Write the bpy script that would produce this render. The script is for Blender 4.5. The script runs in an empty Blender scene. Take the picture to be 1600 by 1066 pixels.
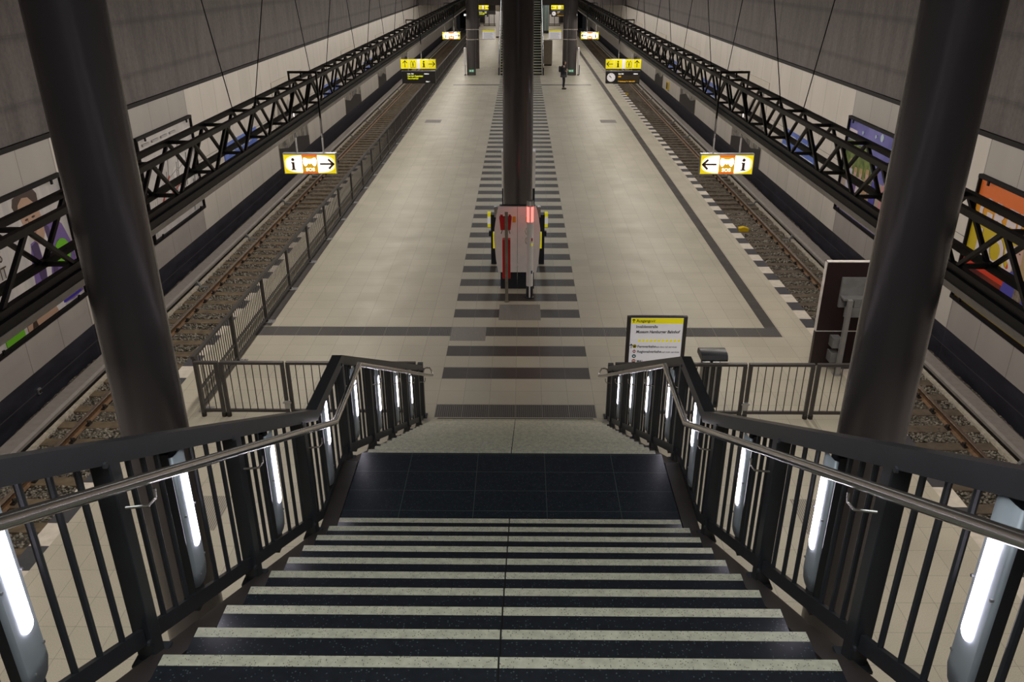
import bpy, math, random
import numpy as np
from mathutils import Vector, Matrix
random.seed(7)
rng = np.random.default_rng(7)
SC = bpy.context.scene
COL = SC.collection
V = Vector

# ------------------------------------------------------------------ materials
def sock(n, name):
    return n.inputs[name]

def mat(name, col, rough=0.5, metal=0.0, var=0.12, scale=8.0, bump=0.0, spec=0.5, emit=None, strength=0.0, coat=0.0):
    m = bpy.data.materials.new(name); m.use_nodes = True
    nt = m.node_tree; b = nt.nodes['Principled BSDF']
    b.inputs['Roughness'].default_value = rough
    b.inputs['Metallic'].default_value = metal
    b.inputs['Specular IOR Level'].default_value = spec
    if coat: b.inputs['Coat Weight'].default_value = coat
    c = tuple(col) + (1,)
    geo = nt.nodes.new('ShaderNodeNewGeometry')
    nz = nt.nodes.new('ShaderNodeTexNoise'); nz.inputs['Scale'].default_value = scale; nz.inputs['Detail'].default_value = 4
    nt.links.new(geo.outputs['Position'], nz.inputs['Vector'])
    rmp = nt.nodes.new('ShaderNodeMapRange'); rmp.inputs['From Min'].default_value = .3; rmp.inputs['From Max'].default_value = .7
    rmp.inputs['To Min'].default_value = 1 - var; rmp.inputs['To Max'].default_value = 1 + var
    nt.links.new(nz.outputs['Fac'], rmp.inputs['Value'])
    mul = nt.nodes.new('ShaderNodeVectorMath'); mul.operation = 'SCALE'
    mul.inputs[0].default_value = col
    nt.links.new(rmp.outputs['Result'], mul.inputs['Scale'])
    nt.links.new(mul.outputs['Vector'], b.inputs['Base Color'])
    if bump:
        bp = nt.nodes.new('ShaderNodeBump'); bp.inputs['Strength'].default_value = bump; bp.inputs['Distance'].default_value = .01
        nt.links.new(nz.outputs['Fac'], bp.inputs['Height']); nt.links.new(bp.outputs['Normal'], b.inputs['Normal'])
    if emit is not None:
        b.inputs['Emission Color'].default_value = tuple(emit) + (1,)
        b.inputs['Emission Strength'].default_value = strength
    m['basevec'] = mul.name
    return m

class NT:
    """small helper to write node maths"""
    def __init__(s, m): s.m = m; s.nt = m.node_tree; s.b = s.nt.nodes['Principled BSDF']
    def n(s, t, **kw):
        x = s.nt.nodes.new(t)
        for k, v in kw.items(): setattr(x, k, v)
        return x
    def l(s, a, b): s.nt.links.new(a, b)
    def math(s, op, a, b=None, c=None):
        x = s.n('ShaderNodeMath', operation=op)
        for i, q in enumerate((a, b, c)):
            if q is None: continue
            if isinstance(q, (int, float)): x.inputs[i].default_value = q
            else: s.l(q, x.inputs[i])
        return x.outputs[0]
    def pos(s):
        g = s.n('ShaderNodeNewGeometry'); sp = s.n('ShaderNodeSeparateXYZ'); s.l(g.outputs['Position'], sp.inputs[0])
        return g.outputs['Position'], sp.outputs[0], sp.outputs[1], sp.outputs[2]
    def line(s, c, period, width, off=0.0):
        a = s.math('SUBTRACT', c, off) if off else c
        d = s.math('PINGPONG', a, period / 2)
        return s.math('LESS_THAN', d, width / 2)
    def mix(s, fac, a, b):
        x = s.n('ShaderNodeMix', data_type='RGBA')
        s.l(fac, x.inputs[0]) if not isinstance(fac, (int, float)) else setattr(x.inputs[0], 'default_value', fac)
        for i, q in ((6, a), (7, b)):
            if isinstance(q, tuple): x.inputs[i].default_value = q + (1,)
            else: s.l(q, x.inputs[i])
        return x.outputs[2]
    def noise(s, vec, scale, detail=4, rough=.5):
        x = s.n('ShaderNodeTexNoise'); x.inputs['Scale'].default_value = scale; x.inputs['Detail'].default_value = detail
        x.inputs['Roughness'].default_value = rough
        s.l(vec, x.inputs['Vector']); return x.outputs['Fac']
    def rng(s, v, a, b, c, d):
        x = s.n('ShaderNodeMapRange')
        for k, q in zip(('From Min', 'From Max', 'To Min', 'To Max'), (a, b, c, d)): x.inputs[k].default_value = q
        s.l(v, x.inputs['Value']); return x.outputs[0]
    def scalecol(s, col, f):
        x = s.n('ShaderNodeVectorMath', operation='SCALE')
        if isinstance(col, tuple): x.inputs[0].default_value = col
        else: s.l(col, x.inputs[0])
        s.l(f, x.inputs['Scale']); return x.outputs[0]
    def stretch(s, vec, sc):
        x = s.n('ShaderNodeVectorMath', operation='MULTIPLY'); s.l(vec, x.inputs[0]); x.inputs[1].default_value = sc
        return x.outputs[0]
    def base(s, c): s.l(c, s.b.inputs['Base Color'])

def new(name, rough=.5, metal=0, spec=.5):
    m = bpy.data.materials.new(name); m.use_nodes = True
    k = NT(m); k.b.inputs['Roughness'].default_value = rough; k.b.inputs['Metallic'].default_value = metal
    k.b.inputs['Specular IOR Level'].default_value = spec
    return m, k

def tile_mat(name, col, px, py, var, jointcol, rough, speck=.15, jw=.006, offx=0., offy=0.):
    m, k = new(name, rough)
    p, x, y, z = k.pos()
    fx = k.math('FLOOR', k.math('DIVIDE', k.math('SUBTRACT', x, offx), px)); fy = k.math('FLOOR', k.math('DIVIDE', k.math('SUBTRACT', y, offy), py))
    cb = k.n('ShaderNodeCombineXYZ'); k.l(fx, cb.inputs[0]); k.l(fy, cb.inputs[1])
    wn = k.n('ShaderNodeTexWhiteNoise', noise_dimensions='2D'); k.l(cb.outputs[0], wn.inputs['Vector'])
    a = k.rng(wn.outputs['Value'], 0, 1, 1 - var, 1 + var)
    b = k.rng(k.noise(p, 90, 2), .3, .7, 1 - speck, 1 + speck)
    c = k.rng(k.noise(p, .8, 3), .3, .7, .93, 1.07)
    f = k.math('MULTIPLY', k.math('MULTIPLY', a, b), c)
    base = k.scalecol(col, f)
    j = k.math('MAXIMUM', k.line(x, px, jw, offx), k.line(y, py, jw, offy))
    k.base(k.mix(j, base, jointcol))
    k.l(k.rng(k.noise(p, 1.7, 3), .3, .7, rough - .07, rough + .07), k.b.inputs['Roughness'])
    return m

M = {}
M['floor'] = tile_mat('platform_granite', (.50, .463, .374), .4667, .49, .045, (.27, .245, .205), .44)
M['floor_dark'] = tile_mat('dark_granite', (.060, .053, .051), .4667, .49, .08, (.17, .15, .12), .42, .2)
M['floor_rib'] = None
def rib_mat(name, a, b, period, axis, px, rough=.5):
    m, k = new(name, rough); p, x, y, z = k.pos()
    c = x if axis == 'x' else y
    d = k.math('PINGPONG', c, period / 2); t = k.rng(d, 0, period / 2, 0, 1)
    col = k.mix(k.math('GREATER_THAN', t, .5), a, b)
    j = k.line(x, px, .008)
    k.base(k.mix(j, col, (.2, .18, .15)))
    bp = k.n('ShaderNodeBump'); bp.inputs['Distance'].default_value = .01; bp.inputs['Strength'].default_value = .5
    k.l(t, bp.inputs['Height']); k.l(bp.outputs['Normal'], k.b.inputs['Normal'])
    return m
M['floor_rib'] = rib_mat('ribbed_dark_tile', (.035, .031, .03), (.085, .078, .072), .035, 'x', .4667)
M['plate'] = rib_mat('ribbed_steel_plate', (.16, .15, .14), (.30, .28, .26), .03, 'x', 50.)
M['hatch'] = rib_mat('hatch_grating', (.22, .20, .17), (.42, .39, .33), .03, 'x', 50.)
M['edge_dark'] = mat('edge_block_dark', (.055, .055, .065), .5)
M['edge_pale'] = mat('edge_block_pale', (.66, .60, .52), .5)

def concrete():
    m, k = new('raw_concrete', .75)
    p, x, y, z = k.pos()
    n1 = k.noise(k.stretch(p, (1, 1.6, .35)), 1.3, 6, .6)
    n2 = k.noise(p, 9, 4, .6)
    f = k.math('MULTIPLY', k.rng(n1, .3, .7, .72, 1.25), k.rng(n2, .3, .7, .85, 1.15))
    st = k.noise(k.stretch(p, (1, 6, .25)), 2.0, 3)
    f = k.math('MULTIPLY', f, k.rng(st, .35, .75, .93, 1.12))
    base = k.scalecol((.098, .084, .083), f)
    j1 = k.line(z, 1.25, .02, 4.6)
    soft = k.rng(k.math('PINGPONG', k.math('SUBTRACT', z, 4.55), .625), 0, .12, .68, 1)
    base = k.scalecol(base, soft)
    j2 = k.line(y, 5.0, .02, .7)
    k.base(k.mix(k.math('MULTIPLY', k.math('MAXIMUM', j1, j2), .5), base, (.06, .05, .05)))
    return m
M['concrete'] = concrete()

def panels():
    m, k = new('wall_panels', .42)
    p, x, y, z = k.pos()
    fy = k.math('FLOOR', k.math('DIVIDE', k.math('SUBTRACT', y, 12.6), 1.25))
    wn = k.n('ShaderNodeTexWhiteNoise', noise_dimensions='1D'); k.l(fy, wn.inputs['W'])
    f = k.math('MULTIPLY', k.rng(wn.outputs['Value'], 0, 1, .97, 1.03), k.rng(k.noise(k.stretch(p, (1, 1, .3)), 1.5, 3), .3, .7, .95, 1.05))
    # the panels that carry the big posters are a darker grey: every second group of three
    g = k.math('PINGPONG', k.math('SUBTRACT', y, 3.2), 3.75)
    grey = k.math('MULTIPLY', k.math('LESS_THAN', g, 1.93), k.math('LESS_THAN', y, 13.0))
    col = k.mix(grey, (.515, .478, .437), (.325, .302, .285))
    base = k.scalecol(col, f)
    j = k.math('MAXIMUM', k.line(y, 1.25, .014, 12.6), k.math('MULTIPLY', k.math('LESS_THAN', k.math('ABSOLUTE', k.math('SUBTRACT', z, 1.62)), .008), 1.0))
    k.base(k.mix(j, base, (.11, .095, .08)))
    return m
M['panels'] = panels()
def plinth():
    m, k = new('dark_plinth', .45); p, x, y, z = k.pos()
    f = k.rng(k.noise(k.stretch(p, (1, .5, 2)), 2.5, 4), .3, .7, .7, 1.35)
    base = k.scalecol((.020, .020, .029), f)
    j = k.math('MAXIMUM', k.math('LESS_THAN', k.math('ABSOLUTE', k.math('ADD', z, .93)), .012), k.line(y, 7.5, .02, 5.1))
    k.base(k.mix(j, base, (.05, .048, .058))); return m
M['navy'] = plinth()
M['black'] = mat('black_paint', (.006, .005, .006), .6, spec=.15)
M['trussm'] = mat('truss_paint', (.015, .012, .012), .42, metal=.0, spec=.5)
M['channel'] = mat('light_channel_black', (.012, .011, .012), .5)
M['diffuser'] = mat('light_housing_grey', (.33, .31, .31), .45)
M['column'] = mat('column_bronze_paint', (.115, .103, .105), .26, metal=.4, var=.03, scale=3)
M['rail_paint'] = mat('rail_blue_grey_paint', (.042, .045, .050), .34, spec=.6, var=.1)
M['steel'] = mat('brushed_stainless', (.70, .68, .64), .25, metal=1.0, var=.0)
M['steel_dull'] = mat('galvanised_steel', (.42, .42, .42), .4, metal=.7, var=.08)
M['cover'] = mat('light_cover_steel', (.50, .56, .60), .42, metal=.3, var=.05)
M['lens'] = mat('light_lens', (.9, .9, .95), .4, emit=(.93, .86, 1.0), strength=10.0)
M['stringer'] = mat('stringer_paint', (.055, .045, .038), .45)
M['fence'] = mat('fence_paint', (.048, .042, .040), .45)
M['ballast'] = None
M['sleeperL'] = mat('sleeper_oak', (.150, .112, .070), .8, var=.35, scale=5, bump=.3)
M['sleeperR'] = mat('sleeper_dark_oak', (.115, .088, .062), .8, var=.35, scale=5, bump=.3)
M['rust'] = mat('rail_rust', (.165, .090, .042), .6, metal=.2, var=.35, scale=14)
M['railhead'] = mat('rail_head_steel', (.27, .21, .165), .35, metal=.85, var=.12)
M['clip'] = mat('rail_clip_black', (.02, .016, .014), .6)
M['cablecover'] = mat('power_rail_cover_grey', (.24, .22, .205), .55, var=.1)
M['white_strip'] = mat('white_kerb_strip', (.52, .47, .39), .7, var=.25, scale=10)
M['dirt'] = mat('track_bed_dirt', (.09, .08, .065), .9, var=.4, scale=12)

def ballast_mat():
    m, k = new('ballast_gravel', .85)
    p, x, y, z = k.pos()
    vo = k.n('ShaderNodeTexVoronoi'); vo.inputs['Scale'].default_value = 17
    k.l(p, vo.inputs['Vector'])
    sep = k.n('ShaderNodeSeparateColor'); k.l(vo.outputs['Color'], sep.inputs[0])
    f = k.rng(sep.outputs[0], 0, 1, .45, 1.5)
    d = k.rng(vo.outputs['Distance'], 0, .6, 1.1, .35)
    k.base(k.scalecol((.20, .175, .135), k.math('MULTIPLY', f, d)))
    bp = k.n('ShaderNodeBump'); bp.inputs['Distance'].default_value = .04; bp.invert = True
    k.l(vo.outputs['Distance'], bp.inputs['Height']); k.l(bp.outputs['Normal'], k.b.inputs['Normal'])
    return m
M['ballast'] = ballast_mat()
def stone_mat():
    m, k = new('ballast_stone', .85)
    p, x, y, z = k.pos()
    g = k.n('ShaderNodeNewGeometry')
    f = k.rng(g.outputs['Random Per Island'], 0, 1, .55, 1.45)
    k.base(k.scalecol((.225, .205, .170), f)); return m
M['stone'] = stone_mat()

def terrazzo(name, a, b, thr, scale, rough, joint=True):
    m, k = new(name, rough)
    p, x, y, z = k.pos()
    vo = k.n('ShaderNodeTexVoronoi'); vo.inputs['Scale'].default_value = scale; k.l(p, vo.inputs['Vector'])
    sep = k.n('ShaderNodeSeparateColor'); k.l(vo.outputs['Color'], sep.inputs[0])
    t = k.math('MULTIPLY', k.math('GREATER_THAN', sep.outputs[0], thr), k.math('LESS_THAN', vo.outputs['Distance'], .34))
    f = k.rng(k.noise(p, 25, 3), .3, .7, .85, 1.15)
    base = k.mix(t, k.scalecol(a, f), b)
    if joint == 1:
        base = k.mix(k.math('LESS_THAN', k.math('ABSOLUTE', x), .004), base, (.012, .011, .01))
    if joint == 2:
        j = k.math('MAXIMUM', k.line(x, .63, .005, .315), k.line(y, .295, .005, -5.815))
        base = k.mix(j, base, (.10, .12, .11))
    k.base(base); return m
M['tread'] = terrazzo('tread_black_terrazzo', (.017, .020, .025), (.075, .095, .10), .80, 95, .30, 1)
M['nosing'] = terrazzo('tread_pale_terrazzo', (.58, .565, .42), (.15, .13, .10), .74, 130, .42, 1)
M['landing'] = terrazzo('landing_black_terrazzo', (.019, .026, .034), (.075, .095, .10), .82, 95, .30, 2)
M['dark_int'] = mat('dark_recess', (.02, .018, .017), .8)

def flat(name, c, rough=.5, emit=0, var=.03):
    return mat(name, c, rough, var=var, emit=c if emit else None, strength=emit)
M['yellow'] = flat('sign_yellow', (.78, .68, .0), .45, .30)  # weak glow added to yellow faces, unlit signs included
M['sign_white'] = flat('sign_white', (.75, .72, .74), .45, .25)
M['ink'] = flat('sign_black_ink', (.012, .012, .008), .5)
M['brown_ink'] = flat('sign_brown_ink', (.05, .02, .004), .5)
M['amber'] = flat('sign_amber', (.62, .36, .01), .45, .35)
M['sos_red'] = flat('sign_orange_red', (.70, .10, .01), .45, .45)
M['hot_white'] = flat('sign_lit_white', (1, 1, .98), .45, 1.3)
M['frame_grey'] = mat('sign_frame_grey', (.30, .30, .31), .4, metal=.5)
M['display'] = flat('display_black', (.011, .010, .010), .3)
M['led_y'] = flat('led_yellow', (.62, .66, .0), .5, .8)
M['led_w'] = flat('led_white', (.8, .8, .8), .5, .6)
M['led_o'] = flat('led_orange', (.75, .38, .0), .5, .7)
M['led_bg'] = flat('led_panel_brown', (.035, .026, .012), .4)
M['white_panel'] = mat('white_panel', (.82, .79, .79), .35, var=.03)
M['pillar_white'] = mat('pillar_white', (.78, .77, .77), .3, var=.03)
M['navy_base'] = mat('blue_black_base', (.014, .016, .026), .4)
M['red'] = flat('safety_red', (.60, .016, .014), .4)
M['sticker_orange'] = flat('sticker_orange', (.72, .30, .0), .5)
M['red_glow'] = flat('red_lamp', (1, .10, .08), .4, 3.2)
M['pole_metal'] = mat('warm_steel_pole', (.30, .27, .22), .4, metal=.6)
M['maroon'] = mat('maroon_board', (.016, .007, .008), .35)
M['board_edge'] = mat('board_pale_edge', (.62, .58, .56), .5)
M['box_grey'] = mat('bracket_grey', (.20, .20, .205), .5, metal=.3)
M['green'] = flat('exit_green', (.03, .33, .17), .5, .25)
M['glass_green'] = mat('lift_glass', (.16, .23, .22), .1, spec=.8)
M['cab_beige'] = mat('cabinet_beige', (.22, .185, .14), .5, var=.06)
M['wall_far'] = mat('far_wall_dark', (.045, .04, .042), .7)
M['wall_pale'] = mat('far_wall_pale', (.45, .42, .38), .7)
M['yellow_box'] = flat('marker_yellow', (.72, .48, .0), .5)
M['poster_glass'] = None

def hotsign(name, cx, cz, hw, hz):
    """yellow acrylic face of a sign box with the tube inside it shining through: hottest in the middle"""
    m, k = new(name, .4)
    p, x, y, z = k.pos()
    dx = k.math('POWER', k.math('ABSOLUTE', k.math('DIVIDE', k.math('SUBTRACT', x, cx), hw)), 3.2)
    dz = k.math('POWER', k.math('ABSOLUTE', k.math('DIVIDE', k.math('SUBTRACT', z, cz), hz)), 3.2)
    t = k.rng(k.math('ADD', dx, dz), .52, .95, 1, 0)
    col = k.mix(t, (.74, .60, .0), (1, 1, .95))  # white core painted over the yellow, standing for a tube's hot spot
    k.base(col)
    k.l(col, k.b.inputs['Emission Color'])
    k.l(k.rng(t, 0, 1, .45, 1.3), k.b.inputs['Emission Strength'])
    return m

# ------------------------------------------------------------------ mesh builder
class MB:
    def __init__(s): s.v = []; s.f = []; s.m = []
    def add(s, vs, fs, m=0):
        b = len(s.v); s.v += [tuple(q) for q in vs]
        for f in fs: s.f.append(tuple(i + b for i in f)); s.m.append(m)
        return s
    def hexa(s, p, m=0):   # p: bottom 0-3 ccw from above, top 4-7
        return s.add(p, [(3, 2, 1, 0), (4, 5, 6, 7), (0, 1, 5, 4), (1, 2, 6, 5), (2, 3, 7, 6), (3, 0, 4, 7)], m)
    def box(s, x0, x1, y0, y1, z0, z1, m=0):
        x0, x1 = sorted((x0, x1)); y0, y1 = sorted((y0, y1)); z0, z1 = sorted((z0, z1))
        return s.hexa([(x0, y0, z0), (x1, y0, z0), (x1, y1, z0), (x0, y1, z0), (x0, y0, z1), (x1, y0, z1), (x1, y1, z1), (x0, y1, z1)], m)
    def bar(s, p, q, w, h, up=(0, 0, 1), m=0):
        p, q = V(p), V(q); d = (q - p).normalized(); u = V(up); r = d.cross(u).normalized(); u = r.cross(d)
        r *= w / 2; u *= h / 2
        return s.hexa([p - r - u, p + r - u, q + r - u, q - r - u, p - r + u, p + r + u, q + r + u, q - r + u], m)
    def tube(s, p, q, r, n=10, m=0, r2=None):
        return s.path([p, q], r, n, m, r2)
    def path(s, pts, r, n=10, m=0, r2=None):
        pts = [V(p) for p in pts]; rings = []; up = None
        for i, p in enumerate(pts):
            if i == 0: d = pts[1] - p
            elif i == len(pts) - 1: d = p - pts[-2]
            else: d = (pts[i + 1] - p).normalized() + (p - pts[i - 1]).normalized()
            d.normalize()
            if up is None:
                up = V((0, 0, 1)) if abs(d.z) < .9 else V((1, 0, 0))
            a = d.cross(up).normalized(); bb = a.cross(d).normalized(); up = bb
            k = 1.0
            if 0 < i < len(pts) - 1:
                c = (pts[i + 1] - p).normalized().dot(d); k = 1 / max(c, .5)
            rr = r if r2 is None or i == 0 else r2
            rings.append([p + (a * math.cos(t) + bb * math.sin(t)) * rr for t in [2 * math.pi * j / n for j in range(n)]])
        vs = [q for g in rings for q in g]; fs = []
        for i in range(len(rings) - 1):
            for j in range(n):
                fs.append((i * n + j, i * n + (j + 1) % n, (i + 1) * n + (j + 1) % n, (i + 1) * n + j))
        fs.append(tuple(reversed(range(n)))); fs.append(tuple((len(rings) - 1) * n + j for j in range(n)))
        fs = [tuple(reversed(f)) for f in fs]
        return s.add(vs, fs, m)
    def lathe(s, prof, c, n=32, m=0):
        vs = []; fs = []
        for (r, z) in prof:
            for j in range(n):
                t = 2 * math.pi * j / n; vs.append((c[0] + r * math.cos(t), c[1] + r * math.sin(t), z))
        for i in range(len(prof) - 1):
            for j in range(n):
                fs.append((i * n + j, i * n + (j + 1) % n, (i + 1) * n + (j + 1) % n, (i + 1) * n + j))
        fs.append(tuple(reversed(range(n)))); fs.append(tuple((len(prof) - 1) * n + j for j in range(n)))
        return s.add(vs, fs, m)
    def prism(s, poly, vec, m=0):
        poly = [V(p) for p in poly]; vec = V(vec); n = len(poly)
        nrm = V((0, 0, 0))
        for i in range(n): nrm += poly[i].cross(poly[(i + 1) % n])
        if nrm.dot(vec) > 0: poly = list(reversed(poly))
        vs = poly + [p + vec for p in poly]
        fs = [tuple(range(n)), tuple(reversed(range(n, 2 * n)))] + [(i, i + n, (i + 1) % n + n, (i + 1) % n) for i in range(n)]
        return s.add(vs, fs, m)
    def build(s, name, mats, parent=None, smooth=True, bevel=0):
        me = bpy.data.meshes.new(name); me.from_pydata(s.v, [], s.f)
        if not isinstance(mats, (list, tuple)): mats = [mats]
        for q in mats: me.materials.append(q)
        if len(mats) > 1: me.polygons.foreach_set('material_index', s.m)
        if smooth:
            me.polygons.foreach_set('use_smooth', [True] * len(me.polygons)); me.set_sharp_from_angle(angle=math.radians(35))
        me.update()
        o = bpy.data.objects.new(name, me); COL.objects.link(o)
        if parent is not None: attach(o, parent)
        if bevel:
            b = o.modifiers.new('bevel', 'BEVEL'); b.width = bevel; b.segments = 2; b.limit_method = 'ANGLE'
        return o

def world_loc(o):
    l = V(o.location)
    while o.parent is not None:
        o = o.parent; 
    return l
def attach(o, parent):
    """parts are modelled in place; the parent's base point is taken out again"""
    o.parent = parent
    root = parent
    while root.parent is not None: root = root.parent
    o.matrix_parent_inverse = Matrix.Translation(-V(root.location)) if parent is root else Matrix.Identity(4)

def tag(o, label=None, cat=None, group=None, kind=None):
    if label: o['label'] = label
    if cat: o['category'] = cat
    if group: o['group'] = group
    if kind: o['kind'] = kind
    return o
def thing(name, label, cat, loc=(0, 0, 0), group=None):
    o = bpy.data.objects.new(name, None); COL.objects.link(o); o.location = loc; o.empty_display_size = .1
    return tag(o, label, cat, group)
def struct(o): o['kind'] = 'structure'; return o
def copy_tree(o, dz=V((0, 0, 0)), parent=None):
    c = o.copy(); COL.objects.link(c)
    if parent is None: c.location = V(o.location) + V(dz)
    else: c.parent = parent
    for ch in list(o.children): copy_tree(ch, dz, c)
    return c

TEXTS = []
def text(parent, name, body, size, origin, xdir, ydir, material, align='LEFT', sx=1.0, shear=0., bold=0.):
    TEXTS.append((parent, name, body, size, V(origin), V(xdir).normalized(), V(ydir).normalized(), material, align, sx, shear, bold))
def flush_texts():
    tmp = []
    for (parent, name, body, size, org, xd, yd, material, align, sx, shear, bold) in TEXTS:
        cu = bpy.data.curves.new('t', 'FONT'); cu.body = body; cu.size = size; cu.align_x = align; cu.extrude = .001; cu.shear = shear
        cu.offset = bold; cu.resolution_u = 3
        o = bpy.data.objects.new('t', cu); COL.objects.link(o); tmp.append(o)
    dg = bpy.context.evaluated_depsgraph_get(); dg.update()
    for o, (parent, name, body, size, org, xd, yd, material, align, sx, shear, bold) in zip(tmp, TEXTS):
        me = bpy.data.meshes.new_from_object(o.evaluated_get(dg))
        zd = xd.cross(yd)
        mm = Matrix(((xd.x * sx, yd.x, zd.x, org.x), (xd.y * sx, yd.y, zd.y, org.y), (xd.z * sx, yd.z, zd.z, org.z), (0, 0, 0, 1)))
        me.transform(mm); me.materials.clear(); me.materials.append(material); me.name = name
        n = bpy.data.objects.new(name, me); COL.objects.link(n); attach(n, parent)
    for o in tmp:
        cu = o.data; bpy.data.objects.remove(o); bpy.data.curves.remove(cu)

# ------------------------------------------------------------------ key dimensions
R, T, N, LAND = .1654, .32, 17, 1.29
W = 1.3767
Y1 = -N * T            # near edge of the lower flight  (-5.44)
Y2 = Y1 - LAND         # foot of the upper flight      (-6.73)
ZL = N * R             # landing level
WX = 9.9
YFAR, YNEAR = 112.0, -16.0

# ------------------------------------------------------------------ setting: platform floor
def build_floor():
    mats = [M['floor'], M['floor_dark'], M['floor_rib'], M['plate'], M['hatch'], M['edge_dark'], M['edge_pale']]
    rects = []   # x0,x1,y0,y1,material - later ones win
    rects.append((-5.576, -5.315, 3.9, 99, 1)); rects.append((5.32, 5.576, 3.41, 99, 1))
    for k in range(0, 50):
        y = 1.46 + .98 * k
        if abs(y - 3.42) < .1: continue
        if y > 48.6: break
        rects.append((-1.40, 1.40, y, y + .48, 1))
    rects.append((-1.40, 1.40, .02, .47, 2))
    rects.append((-5.576, -1.39, 3.41, 3.88, 2)); rects.append((-.65, 5.576, 3.41, 3.88, 2))
    rects.append((-1.39, -.65, 3.17, 3.885, 3)); rects.append((-.40, .53, 4.26, 5.175, 3))
    rects.append((-4.78, -3.98, 29.3, 30.2, 3)); rects.append((4.08, 4.87, 29.3, 30.2, 3))
    rects.append((-4.45, -1.1, 43.6, 44.05, 1)); rects.append((1.1, 4.7, 43.6, 44.05, 1))
    rects.append((-4.95, -4.12, -3.1, -2.3, 4)); rects.append((4.0, 4.83, -3.1, -2.3, 4))
    k = 0; y = -15.7
    while y < 104:
        rects.append((6.22, 6.5, y, y + .49, 6 if k % 2 else 5)); rects.append((-6.5, -6.22, y, y + .49, 6 if k % 2 else 5))
        y += .49; k += 1
    xs = sorted(set([-6.5, 6.5] + [r[0] for r in rects] + [r[1] for r in rects]))
    ys = sorted(set([YNEAR, YFAR] + [round(r[2], 4) for r in rects] + [round(r[3], 4) for r in rects]))
    mb = MB(); idx = {}
    for i, x in enumerate(xs):
        for j, y in enumerate(ys):
            idx[i, j] = len(mb.v); mb.v.append((x, y, 0.))
    rr = [(a, b, round(c, 4), round(d, 4), m) for a, b, c, d, m in rects]
    ya = np.array(ys)
    grid = np.zeros((len(xs) - 1, len(ys) - 1), int)
    xc = (np.array(xs[:-1]) + np.array(xs[1:])) / 2; yc = (ya[:-1] + ya[1:]) / 2
    for a, b, c, d, m in rr:
        grid[np.ix_((xc > a) & (xc < b), (yc > c) & (yc < d))] = m
    for i in range(len(xs) - 1):
        for j in range(len(ys) - 1):
            mb.f.append((idx[i, j], idx[i + 1, j], idx[i + 1, j + 1], idx[i, j + 1])); mb.m.append(int(grid[i, j]))
    # the slab under it: faces, kerbs and underside
    mb.add([(-6.5, YNEAR, 0), (-6.5, YFAR, 0), (-6.5, YFAR, -.18), (-6.5, YNEAR, -.18)], [(0, 1, 2, 3)], 0)
    mb.add([(6.5, YNEAR, 0), (6.5, YFAR, 0), (6.5, YFAR, -.18), (6.5, YNEAR, -.18)], [(3, 2, 1, 0)], 0)
    mb.add([(-6.5, YNEAR, -.18), (-6.5, YFAR, -.18), (6.5, YFAR, -.18), (6.5, YNEAR, -.18)], [(0, 1, 2, 3)], 5)
    o = mb.build('floor', mats, smooth=False)
    return struct(o)
build_floor()
mb = MB(); mb.box(-6.2, 6.2, YNEAR, YFAR, -1.34, -.185)
struct(mb.build('floor_plinth', M['wall_far'], smooth=False))
for s, nm in ((-1, 'left'), (1, 'right')):
    mb = MB(); mb.box(s * 6.21, s * 9.89, YNEAR, YFAR, -1.5, -1.345)
    struct(mb.build('floor_trackbed_' + nm, M['dirt'], smooth=False))

# ------------------------------------------------------------------ walls, ceiling, far end
ZC = 9.4
for s, nm in ((-1, 'left'), (1, 'right')):
    mb = MB()
    mb.box(s * WX, s * (WX + .4), YNEAR, YFAR, -1.5, -.52, 0)
    mb.box(s * WX, s * (WX + .4), YNEAR, YFAR, -.52, 3.84, 1)
    mb.box(s * WX, s * (WX + .4), YNEAR, YFAR, 3.84, ZC, 2)
    struct(mb.build('wall_' + nm, [M['navy'], M['panels'], M['concrete']], smooth=False))
    mb = MB(); mb.box(s * (WX - .07), s * (WX - .001), YNEAR, YFAR, 3.80, 3.90)
    struct(mb.build('trim_%d' % (1 if s < 0 else 2), M['black'], smooth=False))
mb = MB(); mb.box(-10.3, 10.3, YNEAR, 71.2, ZC, ZC + .3)
struct(mb.build('ceiling', M['concrete'], smooth=False))
mb = MB(); mb.box(-10.3, 10.3, YNEAR - .4, YNEAR, -1.5, ZC)
struct(mb.build('wall_back', M['concrete'], smooth=False))
mb = MB(); mb.box(-9.88, 9.88, 70.8, 71.4, 3.87, ZC - .01)
struct(mb.build('wall_front', M['concrete'], smooth=False))
mb = MB(); mb.box(-9.88, 9.88, 71.42, YFAR, 3.88, 4.2)
struct(mb.build('ceiling_low', M['concrete'], smooth=False))
mb = MB()
mb.box(-6.2, 6.2, YFAR, YFAR + .3, -.1, 4.2, 0)
struct(mb.build('wall_far', [M['wall_far'], M['wall_pale']], smooth=False))
for s, nm in ((-1, 'left'), (1, 'right')):
    mb = MB()                                     # tunnel portal beyond the platform end: two cheeks and a head
    mb.box(s * 6.21, s * 6.6, YFAR, YFAR + .3, -1.5, 4.2); mb.box(s * 9.3, s * 10.2, YFAR, YFAR + .3, -1.5, 4.2)
    mb.box(s * 6.6, s * 9.3, YFAR, YFAR + .3, 2.6, 4.2)
    struct(mb.build('wall_portal_' + nm, M['wall_pale'], smooth=False))
    mb = MB(); mb.box(s * 6.3, s * 9.6, YFAR + 12, YFAR + 12.2, -1.5, 4)
    struct(mb.build('wall_tunnel_' + nm, M['wall_far'], smooth=False))

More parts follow.
